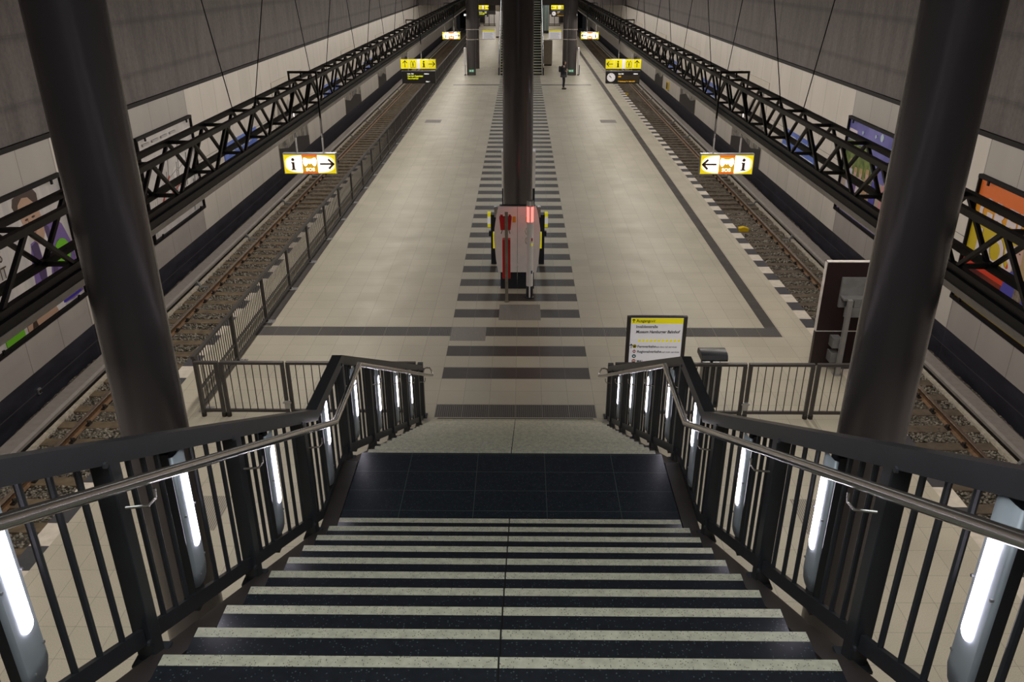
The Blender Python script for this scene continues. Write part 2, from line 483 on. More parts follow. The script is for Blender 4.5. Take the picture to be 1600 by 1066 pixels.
# ------------------------------------------------------------------ tracks
YS0, PITCH, NS = -6.0, .645, 147
SL_Y = [6.161 - PITCH * 18 + PITCH * k for k in range(NS)]
def make_track(s, side):
    zt = -1.0
    for x, which in ((7.05, 'platform side'), (8.50, 'wall side')):
        X = s * x
        t = thing('rail', '%s rail of the %s track, %s' % (('rusty brown steel' if which == 'wall side' else 'mostly hidden steel'), side, 'nearer the wall' if which == 'wall side' else 'under the platform edge'), 'rail', (X, 0, zt - .15), 'running rails')
        mb = MB(); mb.box(X - .036, X + .036, YNEAR, YFAR + 10, zt - .035, zt); mb.build('rail_head', M['railhead'], t, bevel=.006)
        mb = MB(); mb.prism([(X - .03, YNEAR, zt - .036), (X - .010, YNEAR, zt - .06), (X - .010, YNEAR, zt - .12), (X - .065, YNEAR, zt - .15), (X + .065, YNEAR, zt - .15), (X + .010, YNEAR, zt - .12), (X + .010, YNEAR, zt - .06), (X + .03, YNEAR, zt - .036)], (0, YFAR + 10 - YNEAR, 0))
        mb.build('rail_web', M['rust'], t, smooth=False)
    # sleepers
    sm = M['sleeperL'] if s < 0 else M['sleeperR']
    grp = '%s track sleepers' % side
    lab = '%s wooden sleeper in the ballast of the %s track' % ('tan' if s < 0 else 'dark brown', side)
    proto = bpy.data.objects.new('sleeper', None); COL.objects.link(proto); proto.location = (s * 7.775, SL_Y[0], -1.15)
    tag(proto, lab, 'sleeper', grp)
    mb = MB(); mb.box(-1.3, 1.3, -.13, .13, -.16, 0)
    b = mb.build('sleeper_beam', sm, None, bevel=.012); b.parent = proto
    for xx in (s * .725, -s * .725):
        for e in (-1, 1):
            mb = MB(); mb.box(xx + e * .075 - .035, xx + e * .075 + .035, -.075, .075, .003, .03); mb.box(xx + e * .085 - .02, xx + e * .085 + .02, -.04, .04, .03, .075)
            mb.lathe([(.018, .03), (.018, .085), (.012, .09)], (xx + e * .06, 0), 6)
            c = mb.build('rail_clip', M['clip']); c.parent = proto
    bare = proto.copy(); bare_beam = b
    for k in range(1, NS):
        c = proto.copy(); COL.objects.link(c); c.location = (s * 7.775 , SL_Y[k], -1.15)
        for ch in list(proto.children):
            if SL_Y[k] > 26 and ch.name.startswith('rail_clip'): continue
            q = ch.copy(); COL.objects.link(q); q.parent = c
    # ballast bed with ends shaped over, one heap
    ys = np.concatenate([np.arange(YNEAR + .03, 26, .12), np.arange(26, YFAR - .05, 2.)]); xs = np.arange(6.22, 9.885, .09)
    X, Y = np.meshgrid(xs, ys, indexing='ij')
    Z = -1.185 + rng.normal(0, .012, X.shape) + .02 * np.sin(X * 3 + Y)
    edge = np.clip((X - 8.95) / .3, 0, 1); Z += -.05 * edge
    vs = np.stack([s * X, Y, Z], -1).reshape(-1, 3); nx, ny = X.shape
    ii = np.arange((nx - 1) * (ny - 1)); i = ii // (ny - 1); j = ii % (ny - 1); a = i * ny + j
    q = np.stack([a, a + ny, a + ny + 1, a + 1], -1)
    if s < 0: q = q[:, ::-1]
    # loose stones
    def stones(n, y0, y1):
        px = rng.uniform(6.45, 9.12, n); py = rng.uniform(y0, y1, n)
        ph = ((py - SL_Y[0] + PITCH / 2) % PITCH) - PITCH / 2
        ok = ~((np.abs(ph) < .15) & (px < 9.06) & (px > 6.48)); ok &= np.abs(px - 8.5) > .08
        px, py = px[ok], py[ok]; n = len(px)
        r = rng.uniform(.018, .040, n); pz = -1.172 + rng.uniform(-.012, .022, n)
        o = np.array([(1, 0, 0), (-1, 0, 0), (0, 1, 0), (0, -1, 0), (0, 0, .8), (0, 0, -.8), (.7, .7, .3), (-.7, -.7, .3)], float)[:6]
        vv = o[None] * (1 + rng.uniform(-.35, .35, (n, 6, 1))) + rng.normal(0, .18, (n, 6, 3))
        th = rng.uniform(0, 6.28, n); c, sn = np.cos(th), np.sin(th)
        vx = vv[..., 0] * c[:, None] - vv[..., 1] * sn[:, None]; vy = vv[..., 0] * sn[:, None] + vv[..., 1] * c[:, None]
        vv = np.stack([vx, vy, vv[..., 2]], -1) * r[:, None, None] + np.stack([s * px, py, pz], -1)[:, None]
        f = np.array([(0, 2, 4), (2, 1, 4), (1, 3, 4), (3, 0, 4), (2, 0, 5), (1, 2, 5), (3, 1, 5), (0, 3, 5)])
        return vv.reshape(-1, 3), (f[None] + 6 * np.arange(n)[:, None, None]).reshape(-1, 3)
    sv, sf = stones(26000, -5, 17)
    me = bpy.data.meshes.new('ballast'); allv = np.concatenate([vs, sv]); nv = len(vs)
    me.vertices.add(len(allv)); me.vertices.foreach_set('co', allv.astype(np.float32).ravel())
    loops = np.concatenate([q.ravel(), (sf + nv).ravel()]); me.loops.add(len(loops)); me.loops.foreach_set('vertex_index', loops.astype(np.int32))
    starts = np.concatenate([np.arange(len(q)) * 4, len(q) * 4 + np.arange(len(sf)) * 3])
    me.polygons.add(len(starts)); me.polygons.foreach_set('loop_start', starts.astype(np.int32))
    me.materials.append(M['ballast']); me.materials.append(M['stone'])
    me.polygons.foreach_set('material_index', np.concatenate([np.zeros(len(q), np.int32), np.ones(len(sf), np.int32)]))
    me.update(calc_edges=True); me.validate()
    o = bpy.data.objects.new('ballast', me); COL.objects.link(o)
    tag(o, 'grey brown gravel bed of the %s track' % side, 'gravel', kind='stuff')
    # covered power rail along the wall
    t = thing('power_rail', 'grey covered power rail along the foot of the %s wall' % side, 'power rail', (s * 9.2, 0, -1.2))
    mb = MB(); x0, x1 = s * 9.03, s * 9.40
    mb.prism([(x0, YNEAR, -.975), (x0, YNEAR, -.915), (s * 9.08, YNEAR, -.88), (s * 9.34, YNEAR, -.86), (x1, YNEAR, -.90), (x1, YNEAR, -.975)], (0, YFAR - YNEAR, 0))
    mb.build('cover', M['cablecover'], t, smooth=False)
    mb = MB(); mb.box(s * 9.12, s * 9.24, YNEAR, YFAR, -1.10, -.98); mb.build('conductor', M['clip'], t, smooth=False)
    y = -4.25
    while y < 60:
        mb = MB(); mb.box(s * 9.06, s * 9.2, y - .05, y + .05, -1.20, -.976); mb.box(s * 8.75, s * 9.10, y - .06, y + .06, -1.175, -1.135); mb.bar((s * 8.98, y, -1.14), (s * 9.06, y, -1.0), .08, .05, (1, 0, 0))
        mb.build('bracket', M['box_grey'], t, smooth=False); y += 4.5
    mb = MB(); mb.box(s * 9.00, s * 9.09, YNEAR, YFAR, -1.30, -1.10)
    o = mb.build('trim_%d' % (3 if s < 0 else 4), M['white_strip'], smooth=False); struct(o)
make_track(-1, 'left'); make_track(1, 'right')
# yellow track magnets in the right track
for (x, y, lab) in ((7.69, 14.75, 'yellow track magnet between the rails of the right track, nearest'), (7.5, 47.5, 'small far yellow track magnet in the right track below the lit sign')):
    t = thing('track_marker', lab, 'track marker', (x, y, -1.15))
    mb = MB(); mb.prism([(x - .16, y - .1, -1.148), (x + .17, y - .1, -1.148), (x + .17, y - .1, -1.05), (x, y - .1, -1.0), (x - .16, y - .1, -1.04)], (0, .2, 0)); mb.build('housing', M['yellow_box'], t, smooth=False)
    mb = MB(); mb.box(x - .30, x - .162, y - .03, y + .03, -1.148, -1.10); mb.build('cable_box', M['clip'], t, smooth=False)

# ------------------------------------------------------------------ staircases
def make_stairs(label, flights, x0, mirror=None):
    pass
st = thing('staircase', 'wide terrazzo staircase in the foreground, black treads with pale nosing stripes and a landing', 'staircase', (0, 0, 0))
def tread(parent, yn, z, first=False):
    """one step: slab whose far edge is the nosing yn"""
    mb = MB(); y0 = yn - T - .02; ys = yn - .058
    mb.box(-W, W, y0, ys, z - .05, z, 0)
    o = mb.build('tread', M['tread'], parent, smooth=False)
    mb = MB(); mb.box(-W, W, ys, yn, z - .05, z, 0)
    attach(mb.build('nosing_strip', M['nosing'], None, smooth=False), o)
    mb = MB(); mb.box(-W + .003, W - .003, yn - .045, yn - .02, z - R + .001, z - .051, 0)
    attach(mb.build('riser', M['nosing'], None, smooth=False), o)
for k in range(1, 17):
    tread(st, -k * T, k * R)
for k in range(0, 17):
    tread(st, Y2 - k * T, ZL + (k + 1) * R)
mb = MB(); mb.box(-W - .055, W + .055, Y2 - .05, Y1 - .058, ZL - .05, ZL); ld = mb.build('landing', M['landing'], st, smooth=False)
mb = MB(); mb.box(-W, W, Y1 - .058, Y1, ZL - .05, ZL); attach(mb.build('nosing_strip', M['nosing'], None, smooth=False), ld)
mb = MB(); mb.box(-W + .003, W - .003, Y1 - .045, Y1 - .02, ZL - R + .001, ZL - .051); attach(mb.build('riser', M['nosing'], None, smooth=False), ld)
for s in (-1, 1):
    # C-shaped side stringer following the two flights and the landing
    pts = [(.02, -.115), (Y1 - .213, ZL), (Y2 + .077, ZL), (-12.0, ZL + (12.0 + Y2 + .077) * R / T)]
    mb = MB()
    for (ya, za), (yb, zb) in zip(pts[:-1], pts[1:]):
        for (xa, xb, h0, h1) in ((1.44, 1.572, -.02, 0), (1.54, 1.572, -.36, -.02), (1.44, 1.572, -.38, -.36)):
            xa_, xb_ = sorted((s * xa, s * xb))
            mb.hexa([(xa_, yb, zb + h0), (xb_, yb, zb + h0), (xb_, ya, za + h0), (xa_, ya, za + h0), (xa_, yb, zb + h1), (xb_, yb, zb + h1), (xb_, ya, za + h1), (xa_, ya, za + h1)])
    mb.build('stringer', M['stringer'], st, smooth=False)
mb = MB()
for pts in ([(.0, -.001), (Y1, ZL - .22), (Y2, ZL - .22), (-12.2, ZL + (12.2 + Y2) * R / T - .12)],):
    for (ya, za), (yb, zb) in zip(pts[:-1], pts[1:]):
        mb.hexa([(-1.33, yb, zb - .06), (1.33, yb, zb - .06), (1.33, ya, za - .06), (-1.33, ya, za - .06), (-1.33, yb, zb), (1.33, yb, zb), (1.33, ya, za), (-1.33, ya, za)])
mb.build('soffit', M['dark_int'], st, smooth=False)

# rail height over the plan
YA, YB = -6.43, -5.42
SL = R / T
def zr(y):
    if y < YA: return 3.81 + (YA - y) * SL
    if y < YB: return 3.81
    return 3.81 - (y - YB) * SL
YEND, YTOP = .02, -11.9
POSTS = [-11.85, -10.6, -9.33, -8.06, -6.775, -5.40, -4.21, -2.98, -1.72, -.50]
LAMPS = [-11.2, -10.04, -8.78, -7.53, -6.13, -4.99, -3.80, -2.58, -1.33]
def sweep(mb, xa, xb, top, bot, ys):
    """bar that follows the rail line: between heights zr-top and zr-bot"""
    xa, xb = sorted((xa, xb))
    for a, b in zip(ys[:-1], ys[1:]):
        mb.hexa([(xa, a, zr(a) - bot), (xb, a, zr(a) - bot), (xb, b, zr(b) - bot), (xa, b, zr(b) - bot), (xa, a, zr(a) - top), (xb, a, zr(a) - top), (xb, b, zr(b) - top), (xa, b, zr(b) - top)])
def railing(s, side):
    t = thing('stair_railing', 'dark steel railing with lit lamp strips along the %s side of the stairs' % side, 'railing', (s * 1.6, 0, 0))
    mb = MB(); sweep(mb, s * 1.55, s * 1.64, 0, .012, [YTOP, YA, YB, YEND]); mb2 = mb
    sweep(mb, s * 1.55, s * 1.562, .012, .10, [YTOP, YA, YB, YEND]); sweep(mb, s * 1.628, s * 1.64, .012, .10, [YTOP, YA, YB, YEND])
    mb.build('top_rail', M['rail_paint'], t, smooth=False)
    for k, p in enumerate(POSTS):
        q = POSTS[k + 1] if k + 1 < len(POSTS) else YEND + .05
        mb = MB(); ys = [p + .052] + [c for c in (YA, YB) if p + .052 < c < q - .052] + [q - .052]
        sweep(mb, s * 1.575, s * 1.60, .96, 1.05, ys); mb.build('bottom_rail', M['rail_paint'], t, smooth=False)
    for p in POSTS:
        mb = MB(); lo = zr(p) - 1.14
        mb.hexa([(min(s * 1.552, s * 1.636), p - .042, lo), (max(s * 1.552, s * 1.636), p - .042, lo), (max(s * 1.552, s * 1.636), p + .042, lo), (min(s * 1.552, s * 1.636), p + .042, lo)] + [(q, y, zr(y) - .013) for q, y in ((min(s * 1.552, s * 1.636), p - .042), (max(s * 1.552, s * 1.636), p - .042), (max(s * 1.552, s * 1.636), p + .042), (min(s * 1.552, s * 1.636), p + .042))])
        o = mb.build('post', M['rail_paint'], t, smooth=False, bevel=.006)
        mb = MB(); mb.box(s * 1.53, s * 1.655, p - .075, p + .075, lo - .004, lo + .012); attach(mb.build('foot_plate', M['rail_paint'], None, smooth=False), o)
        for zz in (zr(p) - .06, zr(p) - .99):
            mb = MB(); mb.tube((s * 1.54, p - .075, zz), (s * 1.552, p - .075, zz), .014, 8); attach(mb.build('bolt', M['rail_paint'], None), o)
    # end post on the platform
    mb = MB(); mb.box(s * 1.552, s * 1.64, YEND - .01, YEND + .08, .012, zr(YEND) + .02); o = mb.build('post', M['rail_paint'], t, smooth=False)
    mb = MB(); mb.box(s * 1.52, s * 1.67, YEND - .04, YEND + .12, .001, .013); attach(mb.build('foot_plate', M['rail_paint'], None, smooth=False), o)
    gaps = [(POSTS[k], POSTS[k + 1]) for k in range(len(POSTS) - 1)]
    for (a, b), l in zip(gaps, LAMPS):
        for lo, hi in ((a + .05, l - .05), (l + .05, b - .05)):
            for j in range(3):
                y = lo + (hi - lo) * (j + .9) / 3.8
                mb = MB(); mb.tube((s * 1.588, y, zr(y) - .965), (s * 1.588, y, zr(y) - .10), .0135, 8); mb.build('baluster', M['rail_paint'], t)
    for y in (-.35, -.24, -.13):
        mb = MB(); mb.tube((s * 1.588, y, zr(y) - .965), (s * 1.588, y, zr(y) - .10), .0135, 8); mb.build('baluster', M['rail_paint'], t)
    # lamp uprights
    for l in LAMPS:
        z0 = zr(l); off = .21 if not (YA < l < YB) else .09
        mb = MB(); mb.box(s * 1.59, s * 1.635, l - .05, l + .05, z0 - 1.06, z0 - .10); up = mb.build('lamp_upright', M['rail_paint'], t, smooth=False)
        xf = 1.556                                                # cover: bowed sheet, pointed foot
        zb = z0 - .89; zt = z0 - .105; prof = [(-.070, .022), (-.058, .006), (-.03, .001), (0, 0), (.03, .001), (.058, .006), (.070, .022)]
        vs = []; fs = []
        for zz, cut in ((zt, 0), (zb + .09, 0), (zb, 1)):
            for (dy, dx) in prof:
                zc = zz
                if cut: zc = zb + .055 * max(0, (dy + .04) / .115) ** 2 * 1.0 + (.02 if dy > .05 else 0)
                vs.append((s * (xf + dx), l + dy, zc))
        n = len(prof)
        for i in range(2):
            for j in range(n - 1):
                q = (i * n + j, i * n + j + 1, (i + 1) * n + j + 1, (i + 1) * n + j); fs.append(q if s < 0 else q[::-1])
        mb = MB(); mb.add(vs, fs)
        c = mb.build('light_cover', M['cover'], None); attach(c, up)
        sol = c.modifiers.new('sheet', 'SOLIDIFY'); sol.thickness = .003; sol.offset = 0
        c['label'] = 'pale steel light cover'
        e0, e1 = z0 - (.665 if off > .1 else .505), z0 - off
        hw = .030; poly = []
        for j in range(9):
            a = math.pi * j / 8; poly.append((hw * math.cos(a), e1 - hw * .9 + hw * .9 * math.sin(a)))
        for j in range(9):
            a = math.pi + math.pi * j / 8; poly.append((hw * math.cos(a), e0 + hw * .9 + hw * .9 * math.sin(a)))
        mb = MB(); mb.prism([(s * (xf + .002), l + a, b) for a, b in poly], (-s * .008, 0, 0))
        q = mb.build('light_lens', M['lens'], None, smooth=False); attach(q, up); q['label'] = 'glowing white lamp lens'
        for zz, dy in ((z0 - .83, -.03), (z0 - .76, .05), (z0 - .45, .058), (z0 - .45, -.058)):
            mb = MB(); mb.tube((s * (xf + .008), l + dy, zz), (s * (xf - .0035), l + dy, zz), .006, 6); attach(mb.build('screw', M['steel_dull'], None), up)
    # round handrail on brackets, returned around the end
    hx = s * 1.46; H = .225
    ends = [(hx, -11.9, zr(-11.9) - H), (hx, YA + .19, zr(YA) - H), (hx, YB + .26, zr(YA) - H), (hx, .08, zr(.08) - H - .03 + .13 * SL)]
    hr_z = ends[3][2]
    loop = [(hx, .52, hr_z - .35 * SL * .62), (hx, .62, hr_z - .30), (s * 1.49, .66, hr_z - .27), (s * 1.575, .66, hr_z - .23), (s * 1.60, .62, hr_z - .22), (s * 1.60, .10, hr_z - .02)]
    zt_ = hr_z - .40 * SL; z2 = zt_ + .12
    loop = [(hx, .48, zt_), (hx, .53, zt_ + .01), (hx + s * .01, .55, zt_ + .05), (s * 1.50, .55, z2 - .01), (s * 1.55, .54, z2), (s * 1.595, .50, z2), (s * 1.595, .09, z2)]
    mb = MB(); mb.path(ends + loop[:1], .0265, 16); hr = mb.build('handrail', M['steel'], t)
    mb = MB(); mb.path([ends[-1] if False else loop[0]] + loop[1:], .016, 10); attach(mb.build('handrail_return', M['steel'], None), hr)
    for p in POSTS:
        if p > -.6: pass
        zz = zr(p) - H
        zz = zr(p + .085) - H
        mb = MB(); mb.path([(s * 1.553, p - .0, zz - .05), (hx + s * .012, p + .03, zz - .06), (hx, p + .075, zz - .055), (hx, p + .085, zz - .012)], .007, 8); attach(mb.build('bracket', M['steel'], None), hr)
    return t
railing(-1, 'left'); railing(1, 'right')

# ------------------------------------------------------------------ columns
def column(x, y, d, z1, label):
    t = thing('column', label, 'column', (x, y, 0)); r = d / 2
    mb = MB(); mb.lathe([(r, .02), (r, z1)], (x, y), 64); mb.build('shaft', M['column'], t)
    mb = MB(); mb.lathe([(r + .012, .0005), (r + .012, .018), (r, .022)], (x, y), 64); mb.build('base_ring', M['clip'], t)
    return t
column(-3.53, -5.2, .62, ZC - .005, 'thick dark bronze column standing left of the stairs, nearest on that side')
column(3.53, -5.2, .62, ZC - .005, 'thick dark bronze column standing right of the stairs, nearest on that side')
column(0, 8.42, .75, ZC - .005, 'tall dark bronze column in the middle of the platform behind the ticket machines')
column(-3.55, 49.4, .64, ZC - .005, 'far dark column on the left of the platform, in front of its twin')
column(3.72, 49.4, .64, ZC - .005, 'far dark column on the right of the platform beside the standing person')
column(-3.47, 53.6, .62, ZC - .005, 'far dark column behind the front one at the left end of the platform')
column(3.55, 53.8, .62, ZC - .005, 'far dark column behind the front one at the right end of the platform')

# ------------------------------------------------------------------ trusses with light channels
def truss(s, side):
    t = thing('truss', 'black lattice truss hung on cables over the %s platform edge, lights along its underside' % side, 'truss', (s * 5.06, 0, 3.8))
    x0, x1 = s * 4.87, s * 5.255; zt, zb = 4.65, 4.03; ya, yb = -9.3, 70.6
    for x in (x0, x1):
        for z, nm, h in ((zt, 'top_chord', .075), (zb, 'bottom_chord', .08)):
            mb = MB(); mb.bar((x, ya, z), (x, yb, z), h, h); mb.build(nm, M['trussm'], t, smooth=False)
    tops = [.19 + 1.5 * k for k in range(-6, 47)]
    diag = []; rung = []
    for y in tops:
        rung.append(((x0, y, zt), (x1, y, zt))); rung.append(((x0, y + .75, zb), (x1, y + .75, zb)))
        for x in (x0, x1):
            diag.append(((x, y, zt), (x, y + .72, zb))); diag.append(((x, y + .03, zt) if False else (x, y, zt), (x, y - .72, zb)))
    def emit(lst, nm, w, h):
        for i, (p, q) in enumerate(lst[:99]):
            mb = MB(); d = (V(q) - V(p)).normalized(); mb.bar(V(p) + d * .02, V(q) - d * .02, w, h, (1, 0, 0) if nm == 'brace' else (0, 0, 1)); mb.build(nm, M['trussm'], t, smooth=False)
        if len(lst) > 99:
            mb = MB()
            for p, q in lst[99:]: mb.bar(p, q, w, h, (1, 0, 0) if nm == 'brace' else (0, 0, 1))
            o = mb.build(nm, M['trussm'], t, smooth=False); o['kind'] = 'stuff'
    emit(diag, 'brace', .045, .045); emit(rung, 'cross_bar', .05, .05)
    # light channel under the bottom chords
    mb = MB(); mb.box(s * 4.79, s * 4.95, ya, yb, 3.892, 3.988); mb.build('light_channel', M['channel'], t, smooth=False)
    mb = MB(); mb.prism([(s * 4.78, ya, 3.891), (s * 4.97, ya, 3.891), (s * 4.99, ya, 3.775), (s * 4.84, ya, 3.775)], (0, yb - ya, 0)); o = mb.build('light_housing', M['diffuser'], t, smooth=False); o['label'] = 'pale grey lamp housing'
    for y in ((.75,) if s < 0 else (9.5,)):
        mb = MB(); mb.tube((s * 4.90, y - 1.2, 3.757), (s * 4.90, y, 3.757), .014, 8); mb.build('lamp_tube', M['lens'], t)
    # cables in pairs up to the ceiling
    for k, y in enumerate(np.arange(3.23, 66, 6.03)):
        mb = MB(); mb.tube((x1, y, zt + .03), (s * 5.4, y - 1.5, ZC - .01), .009, 6); mb.build('cable', M['black'], t)
        mb = MB(); mb.tube((x0, y + .1, zt + .03), (s * 4.8, y + 3.2, ZC - .01), .009, 6); mb.build('cable', M['black'], t)
        mb = MB(); mb.box(x0 - .03, x0 + .03, y + .05, y + .15, zt - .05, zt + .06); mb.build('cable_clamp', M['trussm'], t, smooth=False)
    return t
truss(-1, 'left'); truss(1, 'right')

# ------------------------------------------------------------------ hanging signs
XD, ZD = V((1, 0, 0)), V((0, 0, 1))
def arrow(parent, m, cx, cz, y, L, ang, w=.028, nm='arrow'):
    c, sn = math.cos(ang), math.sin(ang)
    def P(a, b): return (cx + a * c - b * sn, y, cz + a * sn + b * c)
    mb = MB()
    def strip(a, b):
        a, b = V(P(*a)), V(P(*b)); mb.bar(a, b, w, .004, (0, 1, 0))
    h = L / 2; e = L * .36; w2 = w * 1.2
    strip((-h, 0), (h - w2 * .7, 0))
    for q in (-1, 1):
        a = V(P(h - e, q * e)); b = V(P(h, -q * w2 * .02)); d = (b - a).normalized()
        mb.bar(a, b + d * w2 * .3, w2, .0041, (0, 1, 0))
    attach(mb.build(nm, m, None, smooth=False), parent)
def info_i(parent, m, cx, cz, y, h):
    mb = MB(); u = h / 10
    mb.prism([(cx + r * 1.35 * u * 1.0, y, cz + 3.6 * u + q * 1.35 * u) for r, q in [(math.cos(2 * math.pi * i / 14), math.sin(2 * math.pi * i / 14)) for i in range(14)]], (0, -.004, 0))
    mb.prism([(cx - 1.9 * u, y, cz + 1.6 * u), (cx + 1.1 * u, y, cz + 1.6 * u), (cx + 1.1 * u, y, cz - 4.1 * u), (cx + 2.1 * u, y, cz - 4.1 * u), (cx + 2.1 * u, y, cz - 5 * u), (cx - 2.1 * u, y, cz - 5 * u), (cx - 2.1 * u, y, cz - 4.1 * u), (cx - 1.1 * u, y, cz - 4.1 * u), (cx - 1.1 * u, y, cz + .7 * u), (cx - 1.9 * u, y, cz + .7 * u)], (0, -.004, 0))
    attach(mb.build('info_symbol', m, None, smooth=False), parent)
def lift_icon(parent, m, cx, cz, y, h):
    mb = MB(); u = h / 2; w = .012
    x0, x1, z0, z1 = cx - u * .72, cx + u * .72, cz - u, cz + u * .62
    for a in ((x0, x0 + w, z0, z1), (x1 - w, x1, z0, z1), (x0, x1, z0, z0 + w), (x0, x1, z1 - w, z1)): mb.box(a[0], a[1], y - .004, y, a[2], a[3])
    mb.prism([(cx + u * .16 * math.cos(t), y, cz + u * .28 + u * .16 * math.sin(t)) for t in [i * .524 for i in range(12)]], (0, -.004, 0))
    mb.prism([(cx - u * .2, y, cz + .1 * u), (cx + u * .2, y, cz + .1 * u), (cx + u * .14, y, cz - u * .3), (cx + u * .09, y, cz - u * .82), (cx - u * .09, y, cz - u * .82), (cx - u * .14, y, cz - u * .3)], (0, -.004, 0))
    for e in (-1, 1): mb.prism([(cx + e * u * .4 - u * .17, y, cz + u * .72), (cx + e * u * .4 + u * .17, y, cz + u * .72), (cx + e * u * .4, y, cz + u * 1.0)], (0, -.004, 0))
    attach(mb.build('lift_symbol', m, None, smooth=False), parent)
def hangers(t, xs, y, z0, z1):
    for x in xs:
        mb = MB(); mb.tube((x, y, z0), (x, y, z1), .022, 10); mb.build('hanger_rod', M['steel_dull'], t)
def bracket(t, y, s):
    mb = MB(); mb.box(s * 4.73, s * 5.42, y - .03, y + .03, 4.79, 4.84); mb.box(s * 4.73, s * 4.77, y - .02, y + .02, 3.3, 4.79); mb.box(s * 5.38, s * 5.42, y - .02, y + .02, 3.3, 4.79); mb.box(s * 5.10, s * 5.13, y - .02, y + .02, 4.695, 4.79)
    mb.build('hanger_frame', M['trussm'], t, smooth=False)
def sos_sign(s, y, label):
    cx, z0, z1, hw = s * 5.10, 2.44, 2.90, .635
    if y > 40: cx, hw = s * 4.95, .63
    cz = (z0 + z1) / 2
    t = thing('hanging_sign', label, 'sign', (cx, y, z0), 'lit emergency signs')
    bracket(t, y, s); hangers(t, (s * 4.75, s * 5.40), y, z1 + .03, 3.4)
    mb = MB(); mb.box(cx - hw, cx + hw, y - .07, y + .07, z1, z1 + .03); mb.box(cx - hw, cx + hw, y - .07, y + .07, z0 - .012, z0); mb.box(cx - hw - .012, cx - hw, y - .07, y + .07, z0 - .012, z1 + .03); mb.box(cx + hw, cx + hw + .012, y - .07, y + .07, z0 - .012, z1 + .03)
    mb.build('frame', M['frame_grey'], t, smooth=False)
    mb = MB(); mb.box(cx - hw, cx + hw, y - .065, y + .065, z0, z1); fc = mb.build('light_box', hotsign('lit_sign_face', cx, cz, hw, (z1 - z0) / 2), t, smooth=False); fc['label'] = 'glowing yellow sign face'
    yf = y - .066
    mb = MB(); mb.box(cx - .19, cx + .19, yf - .003, yf, z0 + .035, z1 - .03); attach(mb.build('emergency_panel', M['amber'], None, smooth=False), fc)
    mb = MB(); mb.box(cx - .19, cx + .19, yf - .004, yf - .0005, z1 - .045, z1 - .004); attach(mb.build('red_band', M['sos_red'], None, smooth=False), fc)
    mb = MB(); mb.box(cx - .19, cx + .19, yf - .004, yf - .0005, z0 + .004, z0 + .04); attach(mb.build('red_band', M['sos_red'], None, smooth=False), fc)
    # two white handset shapes over the amber field
    zt_, zb_ = z1 - .075, z0 + .205
    poly = [(-.17, zt_ - .06), (-.14, zt_), (-.09, zt_ - .01), (-.05, zt_ - .03), (.05, zt_ - .03), (.09, zt_ - .01), (.14, zt_), (.17, zt_ - .06), (.165, zb_ + .04), (.13, zb_ - .02), (.10, zb_ - .03), (.05, zb_ + .03), (.03, zb_ + .05), (0, zb_ + .02), (-.03, zb_ + .05), (-.05, zb_ + .03), (-.10, zb_ - .03), (-.13, zb_ - .02), (-.165, zb_ + .04)]
    mb = MB(); mb.prism([(cx + a, yf - .0031, b) for a, b in poly], (0, -.003, 0)); attach(mb.build('handset_symbol', M['hot_white'], None, smooth=False), fc)
    text(fc, 'lettering', 'SOS', .112, (cx, yf - .006, z0 + .06), XD, ZD, M['hot_white'], 'CENTER', 1.15, 0, .002)
    arrow(fc, M['brown_ink'], cx + (.41 if s < 0 else -.41), cz, yf, .33, 0 if s < 0 else math.pi, .044)
    info_i(fc, M['brown_ink'], cx - s * -1 * .40 if False else cx + (-.41 if s < 0 else .41), cz, yf, .30)
    return t
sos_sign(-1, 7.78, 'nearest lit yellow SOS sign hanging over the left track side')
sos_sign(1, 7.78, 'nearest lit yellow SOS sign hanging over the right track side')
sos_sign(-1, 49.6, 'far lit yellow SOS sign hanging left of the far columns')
sos_sign(1, 49.6, 'far lit yellow SOS sign hanging right of the far columns')
